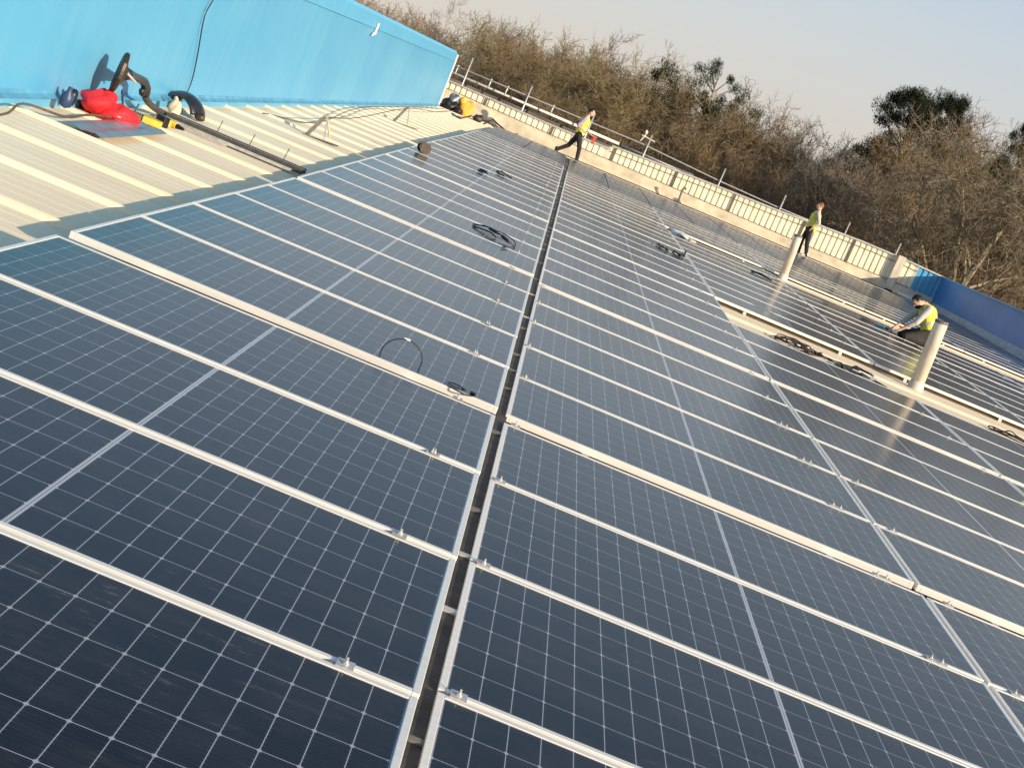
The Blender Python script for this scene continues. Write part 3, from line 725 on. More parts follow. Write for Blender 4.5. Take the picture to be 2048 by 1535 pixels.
# far corner luggage
kb = empty('black_bag', at_roof(-4.12, 42.6, ZL(42.6)), 'black kit bag slumped at the far corner of the blue wall', 'bag')
p = MB(); p.blob((0, 0, .16), (.25, .3, .20), 21, .25, 22, 14, .2); p.build('body', M['soot'], kb, smooth=True)
p = MB(); p.blob((.10, .1, .38), (.20, .2, .17), 22, .25, 22, 14, .1); p.build('top_pack', M['sheetgrey'], kb, smooth=True)
p = MB(); p.blob((.35, -.2, .08), (.16, .2, .14), 23, .25, 22, 14, .1); p.build('side_pouch', M['soot'], kb, smooth=True)
ob = empty('orange_bag', at_roof(-3.60, 42.7, ZL(42.7)), 'orange and yellow bag standing beside the black kit bag', 'bag')
p = MB(); p.blob((0, 0, .20), (.27, .25, .30), 31, .2, 22, 14, .2); p.build('body', M['orange'], ob, smooth=True)
p = MB(); p.blob((-.14, -.05, .42), (.12, .15, .14), 32, .2, 18, 12, .0); p.build('flap', M['yellow'], ob, smooth=True)
bt = empty('cable_bundle', at_roof(-3.15, 43.2, ZL(43)), 'brown heap of fittings and straps beside the orange bag', 'fittings')
p = MB(); p.blob((0, 0, .10), (.16, .2, .12), 41, .35); p.build('heap', M['rusty'], bt, smooth=True)
p = MB(); p.tube([(.1, 0, .1), (.3, .1, .16), (.5, .2, .05), (.65, .2, .02)], .02, 6); p.build('strap', M['brownc'], bt, smooth=True)
for pts_, lab in [([(-3.75, 40.2, ZL(40) + .04), (-3.4, 39, ZL(39) + .03), (-3.25, 41, ZL(41) + .16)], 'short bent grey conduit lying before the orange bag'),
                  ([(-2.9, 42.5, ZL(42) + .03), (-2.72, 43.4, ZL(43) + .25), (-2.5, 43.2, ZL(43) + .17), (-2.0, 42.7, ZL(43) + .04), (-1.85, 43.5, ZL(43) + .12)], 'zigzag conduit lying at the left end of the far parapet')]:
    p = MB(); p.tube(pts_, .025, 6); o = p.build('bent_conduit', M['rusty'], roof=True); tag(o, lab, 'conduit')

# ------------------------------------------------------------------ things lying on the panels
zl = lambda y: .0503 + .00174 * y + sag(y)
sp_ = empty('cable_drum', at_roof(-2.14, 17.75, zl(17.8), rad(25)), 'small cable drum with copper coloured winding on the left panels', 'cable drum')
p = MB()
for yy in (-.07, .07):
    n = 20; vs = [(0, yy, .085)]
    p.tube([(0, yy - .008, .085), (0, yy + .008, .085)], .085, 20)
p.build('flange', M['rusty'], sp_)
p = MB(); p.tube([(0, -.06, .085), (0, .06, .085)], .062, 18); p.build('winding', M['copper'], sp_)
tl1 = empty('hand_tool', at_roof(-1.32, 18.9, zl(19)), 'small black crimping tool on the left panels, left of a pair', 'hand tool', 'small black tools on the left panels')
p = MB(); p.tube([(-.02, .05, .03), (.07, .0, .03), (.12, -.06, .02)], [.012, .02, .012], 8); p.build('jaw', M['soot'], tl1)
p = MB(); p.tube([(-.02, -.25, .02), (.07, -.32, .02)], .016, 8); p.build('handle', M['navy'], tl1)
tl2 = empty('hand_tool', at_roof(-1.08, 20.1, zl(20)), 'small black crimping tool on the left panels, right of a pair', 'hand tool', 'small black tools on the left panels')
p = MB(); p.tube([(.14, 0, .03), (.02, .05, .05), (-.05, -.02, .03), (-.03, -.12, .02), (.10, -.35, .02)], .014, 8); p.build('handle', M['soot'], tl2, smooth=True)
p = MB(); p.tube([(.12, 0, .03), (.22, -.03, .02)], .010, 8); p.build('jaw', M['soot'], tl2)
cb_ = empty('cable_hank', at_roof(-.62, 11.05, zl(11)), 'tangled black cable hank with connectors lying on the left panels', 'cable')
p = MB(); p.tube(cr([(-.20, .25, .01), (-.05, .15, .05), (.10, -.05, .05), (.22, -.2, .02)]), .008, 6); p.tube(cr([(-.18, .1, .01), (0, -.05, .03), (.08, -.1, .01)]), .008, 6)
p.tube(cr([(-.1, .25, .04), (.12, .35, .03), (.26, .15, .02), (.28, -.3, .012), (.18, -.75, .01)]), .006, 6); p.build('cable', M['cable'], cb_, smooth=True)
p = MB(); p.tube([(-.02, .1, .05), (.08, -.04, .05)], .016, 8); p.tube([(.13, -.1, .045), (.20, -.18, .03)], .016, 8); p.build('connector', M['soot'], cb_)
# big cable loop sticking up out of the gap
lp = empty('cable_loop', at_roof(-.60, 3.56, 0), 'round loop of black solar cable rising from the gap between panel rows', 'cable')
p = MB(); pts_ = []
for k in range(25):
    t = rad(-68 + k * 316 / 24) ; pts_.append((.0 - math.sin(t + math.pi) * -.0 + .105 * math.cos(t + rad(-22)), .0 + .02 * math.sin(t), .045 + .105 + .105 * math.sin(t + rad(-22)) - .02))
pts_ = []
for k in range(25):
    t = rad(-50 + 280 * k / 24); pts_.append((.105 * math.cos(t), .03 * math.cos(t), .075 + .098 * math.sin(t)))
p.tube(pts_, .0035, 8); p.build('cable', M['cable'], lp, smooth=True)
p = MB(); p.tube([(.012, 0, .175), (-.022, 0, .173)], .006, 8); p.build('tag_sleeve', M['white_paint'], lp)
l2 = empty('cable_loop', at_roof(-.27, 3.52, .01), 'low slack loop of black cable lying over the gap beside the clamp', 'cable')
p = MB(); p.tube(cr([(-.10, 0.0, .02), (-.05, .03, .048), (.02, .02, .045), (.07, .0, .025), (.075, -.07, .045), (.03, -.13, .052), (-.04, -.09, .05), (-.12, .02, .03)]), .0035, 8); p.build('cable', M['cable'], l2, smooth=True)
p = MB(); p.tube([(.06, -.02, .05), (.085, -.03, .05)], .008, 8); p.build('connector', M['soot'], l2)
# dark hanks on the right panels
for (x, y, lab, sd) in [(1.80, 19.9, 'smaller dark clump of cable on the right field, left of its neighbour', 1), (2.05, 19.7, 'larger dark clump of cable on the right field with upright connector', 2)]:
    o = empty('cable_clump', at_roof(x, y, sag(y)), lab, 'cable', 'dark cable clumps on the right field')
    p = MB(); r9 = random.Random(sd)
    pts_ = [(r9.uniform(-.10, .10), r9.uniform(-.25, .25), r9.uniform(.012, .06)) for _ in range(9)]; p.tube(cr(pts_, 4), .010, 6); p.build('cable', M['cable'], o, smooth=True)
    if sd == 2: p = MB(); p.tube([(.10, .1, .01), (.11, .1, .12)], .014, 6); p.build('connector', M['soot'], o)
o = empty('cable_offcut', at_roof(3.98, 23.55, sag(23.5)), 'short thick black cable offcut lying on the right field', 'cable')
p = MB(); p.tube([(-.14, .1, .015), (0, 0, .03), (.20, -.25, .015)], [.012, .022, .010], 6); p.build('cable', M['cable'], o); p = MB(); p.tube([(-.16, .12, .015), (-.13, .09, .015)], .02, 6); p.build('connector', M['soot'], o)
# cable litter on the nearer bare strip
zs1 = ZR + sag(14.5)
for i, (x, y, lab) in enumerate([(2.95, 14.3, 'tangle of black and brown cables at the left end of the nearer bare strip'), (3.55, 13.9, 'cable tangle on the nearer bare strip, second from its left end'), (4.05, 13.9, 'heap of grey offcuts on the nearer bare strip left of the vent pipe'), (6.05, 13.9, 'dark loose cables on the nearer bare strip right of the vent pipe')]):
    o = empty('cable_tangle', at_roof(x, y, zs1), lab, 'cables', 'cable litter on the nearer bare strip')
    r9 = random.Random(70 + i)
    for nm, mt_, cnt in (('cable', M['cable'], 3), ('offcut', M['brownc'] if i != 2 else M['sheetgrey'], 3)):
        p = MB()
        a0 = Vector((r9.uniform(-.3, .1), r9.uniform(-.3, .3), .02))
        for _ in range(cnt):
            a = a0.copy(); pts_ = [a]
            for _k in range(6): a = a + Vector((r9.uniform(-.04, .16), r9.uniform(-.25, .2), r9.uniform(-.02, .02))); a.z = max(.015, min(.07, a.z + .01)); pts_.append(a)
            p.tube(cr(pts_, 4), .008 if i != 2 else .014, 5)
        p.build(nm, mt_, o, smooth=True)
# pale debris on the farther bare strip
o = empty('packing_sheet', at_roof(2.55, 26.3, ZR + sag(26) + .06), 'crumpled pale packing sheet at the left end of the farther bare strip', 'sheet')
p = MB(); p.blob((0, 0, .03), (.22, .7, .05), 55, .3, 20, 12, .3); p.build('sheet', M['white_paint'], o, smooth=True)
p = MB(); p.blob((.2, -.6, .02), (.12, .3, .04), 56, .3, 16, 10, .3); p.build('flap', M['sack'], o, smooth=True)

# ------------------------------------------------------------------ people
def capsule(m_, a, b, ra, rb, n=14):
    a = Vector(a); b = Vector(b); d = b - a; L = d.length
    if L < 1e-5: d = Vector((0, 0, 1)); L = 1e-4
    d.normalize(); u = d.orthogonal().normalized(); v = d.cross(u); vs = []; fs = []
    rings = []
    for k in range(1, 5): t = math.pi / 2 * k / 4; rings.append((a - d * ra * math.cos(t), ra * math.sin(t)))
    for k in range(0, 4): t = math.pi / 2 * k / 4; rings.append((b + d * rb * math.sin(t), rb * math.cos(t)))
    vs.append(a - d * ra)
    for c, r in rings:
        for i in range(n):
            t = 2 * math.pi * i / n; vs.append(c + (u * math.cos(t) + v * math.sin(t)) * r)
    vs.append(b + d * rb)
    for i in range(n): fs.append((0, 1 + (i + 1) % n, 1 + i))
    for j in range(len(rings) - 1):
        for i in range(n):
            q = 1 + j * n + i; w = 1 + j * n + (i + 1) % n; fs.append((q, w, w + n, q + n))
    e = len(vs) - 1; k = 1 + (len(rings) - 1) * n
    for i in range(n): fs.append((k + i, k + (i + 1) % n, e))
    m_.add(vs, fs)
def ellip(m_, c, r, rot=None, nu=18, nv=12):
    vs = []; R_ = rot or Matrix.Identity(3); c = Vector(c)
    def pt(t, p): return c + R_ @ Vector((math.sin(t) * math.cos(p) * r[0], math.sin(t) * math.sin(p) * r[1], math.cos(t) * r[2]))
    vs.append(pt(0, 0)); fs = []
    for j in range(1, nv):
        for i in range(nu): vs.append(pt(math.pi * j / nv, 2 * math.pi * i / nu))
    vs.append(pt(math.pi, 0))
    for i in range(nu): fs.append((0, 1 + i, 1 + (i + 1) % nu))
    for j in range(nv - 2):
        for i in range(nu):
            a = 1 + j * nu + i; b = 1 + j * nu + (i + 1) % nu; fs.append((a, a + nu, b + nu, b))
    e = len(vs) - 1; k = 1 + (nv - 2) * nu
    for i in range(nu): fs.append((k + i, e, k + (i + 1) % nu))
    m_.add(vs, fs)
def remeshed(m_, name, mt_, parent, vox=.010):
    o = m_.build(name, mt_, parent, smooth=True)
    r = o.modifiers.new('r', 'REMESH'); r.mode = 'VOXEL'; r.voxel_size = vox; r.use_smooth_shade = True
    s_ = o.modifiers.new('s', 'SMOOTH'); s_.factor = .5; s_.iterations = 3
    return o
def person(J, mw, label, skin, vest, vest_trim, trousers, sleeve, boots, hair, sleeve_len=.5, gloves=None, beard=None, look=1):
    """J: joints (x right, y depth, z up) in metres. look=+1 faces right, -1 faces left"""
    root = empty('person', mw, label, 'person')
    V = {k: Vector(v) for k, v in J.items()}
    pel, chest, neck, head = V['pelvis'], V['chest'], V['neck'], V['head']
    body = MB()
    sh_l, sh_r = V['sho_l'], V['sho_r']
    capsule(body, pel, (pel + chest) / 2, .13, .125); capsule(body, (pel + chest) / 2, chest, .125, .145)
    capsule(body, sh_l, sh_r, .065, .065); capsule(body, chest, neck, .10, .055); capsule(body, neck, head - (head - neck) * .25, .052, .05)
    hd_dir = (head - neck).normalized(); f_ = V.get('face', Vector((look, 0, 0))).normalized()
    side = f_.cross(hd_dir).normalized(); upv = side.cross(f_).normalized()
    Rm = Matrix((f_, side, upv)).transposed()
    ellip(body, head, (.098, .076, .118), Rm)                      # skull
    ellip(body, head + f_ * .035 - upv * .055, (.058, .056, .062), Rm)   # jaw
    capsule(body, head + f_ * .092 - upv * .002, head + f_ * .112 - upv * .026, .010, .015, 8)   # nose
    for s_ in (-1, 1):
        ellip(body, head + side * s_ * .078 - upv * .012, (.020, .010, .030), Rm, 10, 8)     # ears
        ellip(body, head + f_ * .088 + side * s_ * .030 + upv * .022, (.012, .020, .008), Rm, 10, 8)   # brows
    capsule(body, head + f_ * .088 + side * .02 - upv * .054, head + f_ * .088 - side * .02 - upv * .054, .009, .009, 8)   # lips
    for s_ in 'lr':
        sh, el, ha = V['sho_' + s_], V['elb_' + s_], V['hand_' + s_]
        capsule(body, sh, el, .052, .040); capsule(body, el, ha, .040, .027)
        d = (ha - el).normalized(); sd = d.cross(Vector((0, 0, 1)));
        if sd.length < .2: sd = d.cross(Vector((0, 1, 0)))
        sd.normalize(); nn = sd.cross(d); dn = (d - Vector((0, 0, .55))).normalized()
        pc = ha + d * .045
        capsule(body, ha + d * .01 + sd * .015, pc + sd * .024, .020, .017, 8); capsule(body, ha + d * .01 - sd * .015, pc - sd * .024, .020, .017, 8)
        for k in range(4):
            base = pc + sd * (.030 - .020 * k) + d * .015; L1 = (.030, .036, .034, .026)[k]
            mid = base + d * L1; capsule(body, base, mid, .0095, .0088, 8); capsule(body, mid, mid + dn * L1 * .9, .0088, .0075, 8)
        tb = ha + sd * .036 + d * .02; capsule(body, ha + sd * .015, tb, .014, .011, 8); capsule(body, tb, tb + d * .03 + sd * .014 - nn * .008, .0105, .0085, 8)
        hp, kn, an, to = V['hip_' + s_], V['knee_' + s_], V['ank_' + s_], V['toe_' + s_]
        capsule(body, hp, kn, .082, .055); capsule(body, kn, an, .052, .038); capsule(body, an, to, .038, .03)
    remeshed(body, 'body', skin, root, .008)
    # eyes
    e = MB()
    for s_ in (-1, 1): ellip(e, head + f_ * .090 + side * s_ * .031 + upv * .008, (.010, .012, .007), Rm, 8, 6)
    e.build('eyes', M['soot'], root, smooth=True)
    h_ = MB(); ellip(h_, head - f_ * .014 + upv * .024, (.103, .083, .108), Rm)
    ho = h_.build('hair', hair, root, smooth=True)
    # cut the hair open at the face
    bmh = bmesh.new(); bmh.from_mesh(ho.data)
    dl = [v for v in bmh.verts if (v.co - head).dot(f_) > .052 and (v.co - head).dot(upv) < .062 or (v.co - head).dot(upv) < -.050]
    bmesh.ops.delete(bmh, geom=dl, context='VERTS'); bmh.to_mesh(ho.data); bmh.free()
    sol = ho.modifiers.new('s', 'SOLIDIFY'); sol.thickness = .012; sol.offset = 1
    if beard:
        b_ = MB(); ellip(b_, head + f_ * .038 - upv * .066, (.064, .060, .052), Rm); b_.build('beard', beard, root, smooth=True)
    t_ = MB()
    for s_ in 'lr':
        hp, kn, an = V['hip_' + s_], V['knee_' + s_], V['ank_' + s_]
        capsule(t_, hp, kn, .105, .072); capsule(t_, kn, an, .072, .060)
        capsule(t_, pel, hp, .135, .105)
    capsule(t_, pel - (chest - pel).normalized() * .02, pel + (chest - pel).normalized() * .06, .145, .140)
    remeshed(t_, 'trousers', trousers, root, .011)
    v_ = MB(); upd = (chest - pel).normalized()
    capsule(v_, pel + upd * .06, (pel + chest) / 2, .165, .150); capsule(v_, (pel + chest) / 2, chest, .150, .165)
    capsule(v_, chest + (sh_l - chest) * .1, chest.lerp(neck, .55), .14, .095)
    capsule(v_, sh_l.lerp(sh_r, .16), sh_l.lerp(sh_r, .84), .080, .080)
    if 'tail' in V: capsule(v_, pel + upd * .08, pel + V['tail'], .13, .09)
    remeshed(v_, 'hi_vis_vest', vest, root, .011)
    tp = MB(); q = pel + upd * .20
    a1 = upd.orthogonal().normalized(); a2 = upd.cross(a1); n = 24; vs = []; fs = []
    for hh in (-.025, .025):
        for k in range(n):
            t = 2 * math.pi * k / n; vs.append(q + upd * hh + (a1 * math.cos(t) + a2 * math.sin(t)) * .166)
    for k in range(n): fs.append((k, (k + 1) % n, n + (k + 1) % n, n + k))
    tp.add(vs, fs); tp.build('reflective_band', vest_trim, root, smooth=True)
    for s_ in 'lr':
        sh, el, ha = V['sho_' + s_], V['elb_' + s_], V['hand_' + s_]
        sl_ = MB(); capsule(sl_, sh, sh.lerp(el, min(1, sleeve_len * 2)), .076, .056)
        if sleeve_len > .5: capsule(sl_, el, el.lerp(ha, (sleeve_len - .5) * 2), .054, .042)
        remeshed(sl_, 'sleeve', sleeve, root, .011)
        an, to = V['ank_' + s_], V['toe_' + s_]
        bo = MB(); capsule(bo, an + Vector((0, 0, .05)), an, .058, .055); capsule(bo, an + (an - to).normalized() * .03, to, .05, .042)
        remeshed(bo, 'boot', boots, root, .011)
        if gloves:
            gv = MB(); d = (ha - el).normalized(); ellip(gv, ha + d * .055, (.055, .05, .05)); remeshed(gv, 'glove', gloves, root, .011)
    return root

# walking worker at the far end of the seam: faces right, back leg trailing
J1 = dict(pelvis=(-.20, 0, .93), chest=(-.16, 0, 1.33), neck=(-.13, 0, 1.52), head=(-.06, 0, 1.67), face=(.9, -.25, -.15),
          sho_l=(-.17, -.19, 1.44), elb_l=(-.34, -.25, 1.16), hand_l=(-.06, -.26, 1.02), sho_r=(-.13, .19, 1.44), elb_r=(-.14, .25, 1.14), hand_r=(.13, .16, 1.02),
          hip_l=(-.21, -.09, .90), knee_l=(-.06, -.10, .48), ank_l=(-.02, -.10, .06), toe_l=(.14, -.11, .03),
          hip_r=(-.21, .09, .90), knee_r=(-.42, .10, .47), ank_r=(-.74, .10, .22), toe_r=(-.64, .10, .05))
p1 = person(J1, at_up(.24, 43.4, .02), 'person in yellow hi-vis vest and black trousers striding along the far parapet', M['skin'], M['hivis'], M['reflective'], M['trouser'], M['shirt_purple'], M['boot'], M['hair_dark'], .48)
rd = empty('red_drill', at_up(.24 + .20, 43.4 - .0, 1.0), 'red and black cordless drill held by the striding person', 'power drill')
p = MB(); p.tube([(-.04, 0, .02), (.10, 0, .0)], [.04, .03], 10); p.box(-.01, .05, -.02, .02, -.14, .0); p.build('body', M['glove_red'], rd, bevel=.006)
p = MB(); p.box(-.04, .07, -.035, .035, -.22, -.141); p.build('battery', M['glove_red'], rd, bevel=.006)
p = MB(); p.tube([(-.06, 0, -.02), (-.14, 0, -.06)], .03, 8); p.build('grip', M['soot'], rd)
# standing worker by the farther pipe: faces left
J2 = dict(pelvis=(-.14, 0, .90), chest=(-.10, 0, 1.28), neck=(-.06, 0, 1.47), head=(-.09, 0, 1.62), face=(-1, -.25, .02),
          sho_l=(-.10, -.19, 1.40), elb_l=(.02, -.24, 1.12), hand_l=(-.13, -.25, .90), sho_r=(-.08, .19, 1.40), elb_r=(-.16, .24, 1.12), hand_r=(-.28, .18, .95),
          hip_l=(-.14, -.09, .88), knee_l=(-.10, -.10, .47), ank_l=(.02, -.10, .06), toe_l=(-.12, -.11, .03),
          hip_r=(-.14, .09, .88), knee_r=(-.24, .10, .48), ank_r=(-.22, .10, .06), toe_r=(-.37, .10, .03), tail=(.12, 0, -.05))
person(J2, at_up(7.98, 42.75, .13), 'red-haired person in olive hi-vis vest standing by the far parapet', M['skin'], M['hivis2'], M['hivis'], M['trouser'], M['shirt_grey'], M['boot_white'], M['hair_red'], .62)
# kneeling worker beside the nearer pipe: faces left, bent over the panels
J3 = dict(pelvis=(.0, 0, .27), chest=(-.17, -.02, .58), neck=(-.27, -.03, .72), head=(-.42, -.04, .72), face=(-.62, -.35, -.75),
          sho_l=(-.22, -.19, .66), elb_l=(-.36, -.26, .38), hand_l=(-.58, -.22, .16), sho_r=(-.24, .17, .64), elb_r=(-.42, .22, .36), hand_r=(-.62, .10, .13),
          hip_l=(-.02, -.11, .24), knee_l=(-.42, -.17, .08), ank_l=(.04, -.16, .06), toe_l=(.17, -.16, .03),
          hip_r=(-.02, .11, .24), knee_r=(-.44, .15, .08), ank_r=(.02, .14, .06), toe_r=(.15, .14, .03))
person(J3, at_up(7.10, 22.75, sag(22.7) + .01), 'bearded person in yellow hi-vis vest kneeling over the panels beside the nearer vent pipe', M['skin'], M['hivis'], M['reflective'], M['trouser2'], M['shirt_grey'], M['boot'], M['beard'], .72, None, M['beard'])
td = empty('hand_tool', at_roof(6.32, 22.9, sag(22.9)), 'small teal tool lying before the hands of the kneeling person', 'hand tool')
p = MB(); p.tube([(-.12, .1, .03), (.02, .0, .04)], .028, 8); p.build('body', M['glove_blue'], td)
p = MB(); p.tube([(.02, 0, .04), (.16, -.06, .03)], .016, 8); p.tube([(-.12, .1, .03), (-.35, .4, .015)], .008, 6); p.build('lead', M['soot'], td)

# ------------------------------------------------------------------ trees
def bark(name, a, b, sc_=1.0):
    m = bpy.data.materials.new(name); m.use_nodes = True; t = NT(m); bb = t.n['Principled BSDF']
    oi = t.node('ShaderNodeObjectInfo'); n1 = t.noise(sc_, 3)
    f = t.math('ADD', t.math('MULTIPLY', n1, .8), t.math('MULTIPLY', oi.outputs['Random'], .35), clamp=True)
    t.l.new(t.ramp(f, [(.3, c4(a)), (.85, c4(b))]), bb.inputs['Base Color']); bb.inputs['Roughness'].default_value = .85
    bb.inputs['Specular IOR Level'].default_value = .15
    return m
TW = [bark('brown_twigs', (.12, .088, .052), (.29, .215, .13)), bark('olive_twigs', (.12, .10, .055), (.28, .235, .13)), bark('grey_twigs', (.13, .108, .085), (.30, .255, .20)), bark('russet_twigs', (.12, .084, .050), (.29, .205, .12))]
TRK = bark('trunk_bark', (.15, .12, .085), (.34, .28, .20), 3)
NEED = bark('dark_needles', (.012, .018, .010), (.035, .042, .022)); IVY = bark('ivy_leaves', (.022, .030, .012), (.07, .075, .03))

def bare_tree(seed, H, spread, name):
    """trunk+limbs arrays, twig arrays (unit: metres)"""
    r = np.random.RandomState(seed); V_, F_ = [[], []], [[], []]
    def prism(k, a, b, ra, rb, n=3):
        d = b - a; L = np.linalg.norm(d);
        if L < 1e-6: return
        d /= L; u = np.cross(d, [0.3, .5, .81]); u /= np.linalg.norm(u) + 1e-9; v = np.cross(d, u); base = len(V_[k])
        for p, rr in ((a, ra), (b, rb)):
            for i in range(n):
                t = 2 * math.pi * i / n; V_[k].append(p + (u * math.cos(t) + v * math.sin(t)) * rr)
        for i in range(n): F_[k].append((base + i, base + (i + 1) % n, base + n + (i + 1) % n, base + n + i))
    def grow(p, d, L, rad_, lev):
        segs = 4 if lev < 2 else (3 if lev < 4 else 2)
        q = p.copy(); dd = d.copy(); kids = []
        for s_ in range(segs):
            dd = dd + r.normal(0, .10 + .05 * lev, 3); dd[2] += .06 if lev > 0 else .04; dd /= np.linalg.norm(dd)
            nq = q + dd * L / segs; ra = rad_ * (1 - .55 * s_ / segs); rb = rad_ * (1 - .55 * (s_ + 1) / segs)
            prism(0 if lev < 2 else 1, q, nq, ra, rb, 6 if lev == 0 else (4 if lev == 1 else 3)); q = nq; kids.append((q.copy(), dd.copy(), rb, (s_ + 1) / segs))
        if lev >= 5: return
        cnt = (11, 7, 6, 5, 4)[lev]
        for i in range(cnt):
            f = (.28 + .72 * (i + r.rand()) / cnt) if lev == 0 else (.2 + .8 * (i + r.rand()) / cnt)
            j = min(segs - 1, int(f * segs)); base, bd, br, _ = kids[j]; pv = p if j == 0 else kids[j - 1][0]; fr = f * segs - j; pos = pv + (base - pv) * min(1, fr)
            a = r.rand() * 6.283; perp = np.cross(bd, [math.cos(a), math.sin(a), .2]); perp /= np.linalg.norm(perp) + 1e-9
            ang = rad(r.uniform(28, 58)) * spread; nd = bd * math.cos(ang) + perp * math.sin(ang)
            nl = L * (.50 if lev == 0 else .56) * r.uniform(.7, 1.15) * (1.12 - .45 * f if lev == 0 else 1)
            grow(pos, nd, nl, max(br * .58, .010), lev + 1)
    grow(np.zeros(3), np.array([r.normal(0, .04), r.normal(0, .04), 1.0]), H * .80, H * .019, 0)
    out = []
    for k, nm in ((0, 'trunk'), (1, 'crown')):
        me = bpy.data.meshes.new(nm); me.from_pydata([tuple(x) for x in V_[k]], [], F_[k]); out.append(me)
    zmax = max(v[2] for v in V_[1])
    return out, zmax
def leafy_tree(seed, H, kind):
    r = np.random.RandomState(seed); V_, F_ = [], []; VT, FT = MB(), None
    VT.tube([(0, 0, 0), (.1, 0, H * .45), (.05, .1, H * .93)], [H * .02, H * .014, H * .004], 8)
    if kind == 'pine':
        clumps = []
        for i in range(150 if seed != 8 else 90):
            z = H * r.uniform(.46, 1.0); R_ = H * .27 * math.sqrt(max(.04, 1 - ((z / H - .70) / .33) ** 2)); a = r.rand() * 6.28; rr = R_ * r.uniform(.25, 1.05)
            if seed == 8 and math.sin(a * 3 + z) > .55: continue
            c = np.array([rr * math.cos(a), rr * math.sin(a), z]); cr_ = H * r.uniform(.022, .050); clumps.append((c, cr_))
            if i % 3 == 0: VT.tube([(.05, .05, z - .07 * H), tuple(c)], [H * .005, H * .002], 5)
        per, ls = 330, .21
    else:
        clumps = [(np.array([r.normal(0, H * .13), r.normal(0, H * .13), H * r.uniform(.25, .97)]), H * r.uniform(.04, .09)) for _ in range(60)]; per, ls = 420, .17
    for c, cr in clumps:
        n = per; d = r.normal(size=(n, 3)); d /= np.linalg.norm(d, axis=1)[:, None]; P_ = c + d * cr * (r.rand(n, 1) ** .6) * np.array([1.5, 1.5, .75])
        for p in P_:
            u = r.normal(size=3) + (p - c) / cr * 1.2 + np.array([0, 0, .6]); u /= np.linalg.norm(u); v = np.cross(u, r.normal(size=3)); v /= np.linalg.norm(v) + 1e-9
            L_, W_ = ls * r.uniform(.6, 1.3), ls * (.24 if kind == 'pine' else .5); b = len(V_)
            V_ += [tuple(p - v * W_ / 2), tuple(p + u * L_), tuple(p + v * W_ / 2)]; F_.append((b, b + 1, b + 2))
    me = bpy.data.meshes.new('crown'); me.from_pydata(V_, [], F_)
    mt = bpy.data.meshes.new('trunk'); mt.from_pydata(VT.v, [], VT.f)
    return [mt, me], H
bare = []
for i, (sd, spr) in enumerate([(11, 1.0), (23, .85), (37, 1.15), (41, .7), (59, 1.0)]):
    ms, zm = bare_tree(sd, 12, spr, 'b'); bare.append((ms, zm))
tm = {}
def crown_variant(me, mt_):
    k = (me.name, mt_.name)
    if k not in tm:
        c = me.copy(); c.materials.clear(); c.materials.append(mt_); tm[k] = c
    return tm[k]
pine = leafy_tree(7, 14, 'pine'); pine2 = leafy_tree(8, 14, 'pine'); ivy = leafy_tree(9, 12, 'ivy')
def put_tree(x, y, ztop, shape, twig, label, cat, group, rz, wide=1.0, name='bare_tree'):
    ms, zm = shape
    h = ztop + 7.0; s_ = h / zm
    o = empty(name, Matrix.Translation((x, y, -7.02)) @ Matrix.Rotation(rz, 4, 'Z') @ Matrix.Diagonal((s_ * wide, s_ * wide, s_, 1)), label, cat, group)
    a = bpy.data.objects.new('trunk', crown_variant(ms[0], TRK)); COL.objects.link(a); a.parent = o
    b = bpy.data.objects.new('crown', crown_variant(ms[1], twig)); COL.objects.link(b); b.parent = o
    return o
# skyline height of the wood along x, at 75 m
TLX = [-22, -17.5, -13.5, -11.5, -9.7, -8.5, -7.7, -7.3, -6.9, -5.8, -4.4, -2.6, -.5, .9, 2.8, 4.7, 5.8, 6.9, 8.2, 9.8, 11.0, 12.4, 13.5, 14.3, 15.6, 16.3, 17.1, 18.4, 19.8, 21.5, 24.4, 34]
TLZ = [4.6, 4.6, 4.5, 4.6, 4.3, 4.0, 3.7, 3.8, 4.0, 4.5, 5.2, 5.6, 6.1, 6.5, 6.7, 6.7, 6.5, 6.1, 5.6, 4.7, 4.4, 4.4, 5.2, 6.0, 6.0, 6.4, 6.6, 7.6, 8.0, 8.6, 8.8, 8.8]
rt_ = random.Random(77); cnt_ = {}
tone = ['brown', 'olive', 'grey', 'russet']
def nth(*k):
    cnt_[k] = cnt_.get(k, 0) + 1; return ORD[cnt_[k]]
def wood(y, k, x0, x1, step, fac, rank):
    x = x0; i = 0
    while x < x1:
        sc_ = (y + 3.7) / 78.7
        xq = (x + .14) / sc_; z = np.interp(xq, TLX, TLZ)
        zt_ = 1.55 + (z - 1.55) * sc_ * fac + rt_.uniform(-.55, .35)
        if xq < -10: tw = 3 if i % 3 else 0
        elif 11 < xq < 16: tw = 2 if i % 3 else 0
        elif xq > 16: tw = (0, 1, 0, 3)[i % 4]
        else: tw = (3, 1, 0, 3)[i % 4]
        side = 'left' if xq < -6.5 else ('middle' if xq < 9 else 'right')
        sh = bare[rt_.randrange(5)]
        put_tree(x, y + rt_.uniform(-2, 2), zt_, sh, TW[tw], '%s %s tree from the left in the %s rank, %s part of the wood' % (nth(tone[tw], rank, side), tone[tw], rank, side), 'tree', 'bare winter trees of the %s rank' % rank, rt_.uniform(0, 6.28), rt_.uniform(.85, 1.15))
        x += step * rt_.uniform(.75, 1.25); i += 1
wood(96, 0, -30, 36, 2.6, .98, 'rear')
wood(82, 1, -25, 32, 2.2, .97, 'middle')
wood(70, 2, -20, 27, 2.5, .86, 'front')
wood(62, 3, -16, 23, 2.9, .66, 'nearest')
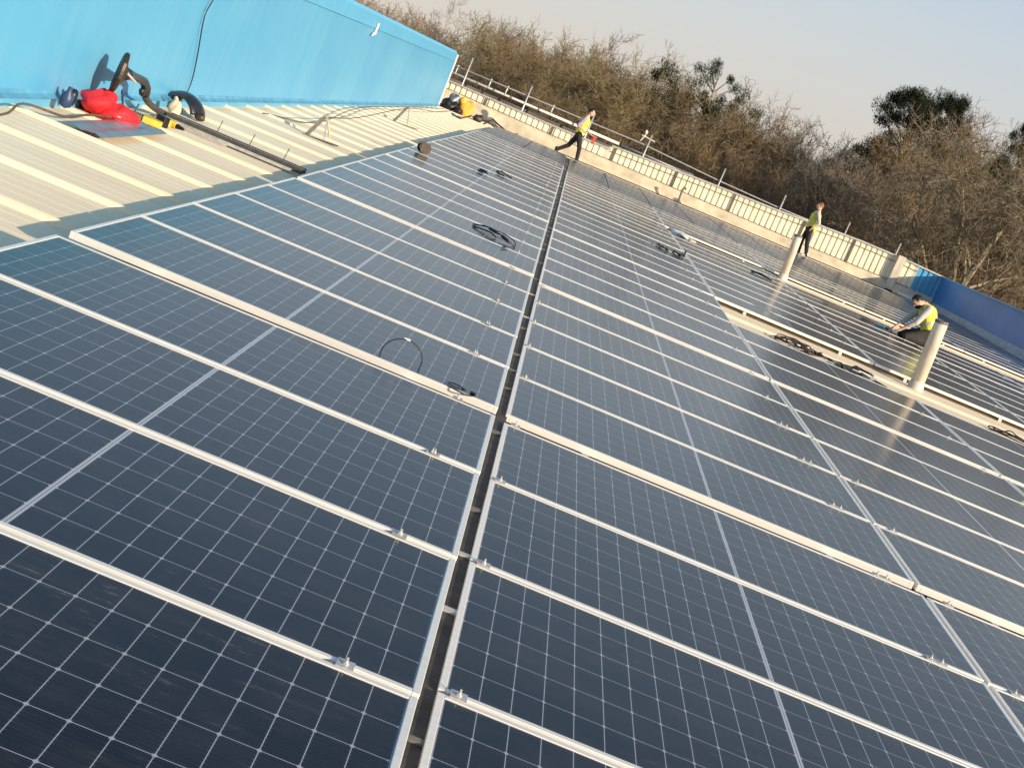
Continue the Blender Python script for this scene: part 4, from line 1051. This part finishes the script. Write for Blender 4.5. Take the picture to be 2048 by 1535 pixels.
# trees one can single out
put_tree(-6.9, 76, 5.5, bare[1], TW[2], 'thin grey leafless tree rising alone at the left end of the wood', 'tree', None, 1.0, .75)
put_tree(10.9, 80, 5.9, bare[3], TW[2], 'thin pale leafless tree with forked top in the dip of the skyline', 'tree', None, 2.0, .7)
lt = put_tree(15.1, 57.0, 6.9, bare[0], TRK, 'tall slightly leaning tree with pale bare limbs before the dark pine', 'tree', None, .3, .95)
lt.matrix_world = Matrix.Translation(lt.matrix_world.translation) @ Matrix.Rotation(rad(4), 4, 'Y') @ Matrix.Translation(-lt.matrix_world.translation) @ lt.matrix_world
put_tree(12.9, 60, 4.6, bare[2], TRK, 'pale many-stemmed leafless tree right of the dip in the skyline', 'tree', None, 1.3, .9)
put_tree(11.2, 64, 4.2, bare[4], TW[2], 'pale grey leafless tree standing in the dip of the skyline', 'tree', None, 2.3, .9)
put_tree(17.2, 79, 8.5, pine, NEED, 'big dark green pine on the right of the wood', 'tree', None, .5, .60, 'pine_tree')
put_tree(19.2, 80, 9.0, pine, NEED, 'slim dark pine with the highest crown, right of the big pine', 'tree', None, 2.1, .42, 'pine_tree')
put_tree(20.6, 70, 8.6, bare[4], TW[0], 'tall brown leafless tree rising before the dark pines', 'tree', None, 5.1, 1.0)
put_tree(22.6, 72, 8.4, bare[2], TW[1], 'tall olive leafless tree near the right edge of the picture', 'tree', None, 4.1, 1.0)
put_tree(24.0, 80, 9.3, pine, NEED, 'dark pine at the right edge of the picture', 'tree', None, 4.0, .4, 'pine_tree')
put_tree(6.4, 79, 6.9, pine2, IVY, 'small olive green pine on the skyline behind the middle of the wood', 'tree', None, 3.0, .48, 'pine_tree')
put_tree(8.2, 79, 5.4, pine2, IVY, 'ivy-clad tree with rounded top beside the small pine', 'tree', None, 1.0, .5, 'ivy_tree')
put_tree(4.2, 80, 6.0, ivy, IVY, 'ivy-clad tree half hidden on the skyline left of the small pine', 'tree', None, 2.4, .4, 'ivy_tree')
put_tree(6.8, 62, 1.9, ivy, NEED, 'dark holly-like bush behind the guard rail left of the red-haired person', 'bush', None, 2.4, .5, 'dark_bush')
# undergrowth as a mass
ug = MB(); r8 = np.random.RandomState(3); vs = []; fs = []
for i in range(60000):
    x = r8.uniform(-28, 34); y = r8.uniform(60, 100); z = -7 + r8.rand() ** 1.5 * 6.0
    u = r8.normal(size=3) * np.array([.12, .12, .3]); v = r8.normal(size=3) * .03; b = len(vs)
    vs += [(x - v[0], y - v[1], z - v[2]), (x + u[0], y + u[1], z + u[2]), (x + v[0], y + v[1], z + v[2])]; fs.append((b, b + 1, b + 2))
ug.add(vs, fs); o = ug.build('undergrowth', TW[0]); tag(o, 'brown tangle of undergrowth filling the foot of the wood', 'undergrowth', kind='stuff')
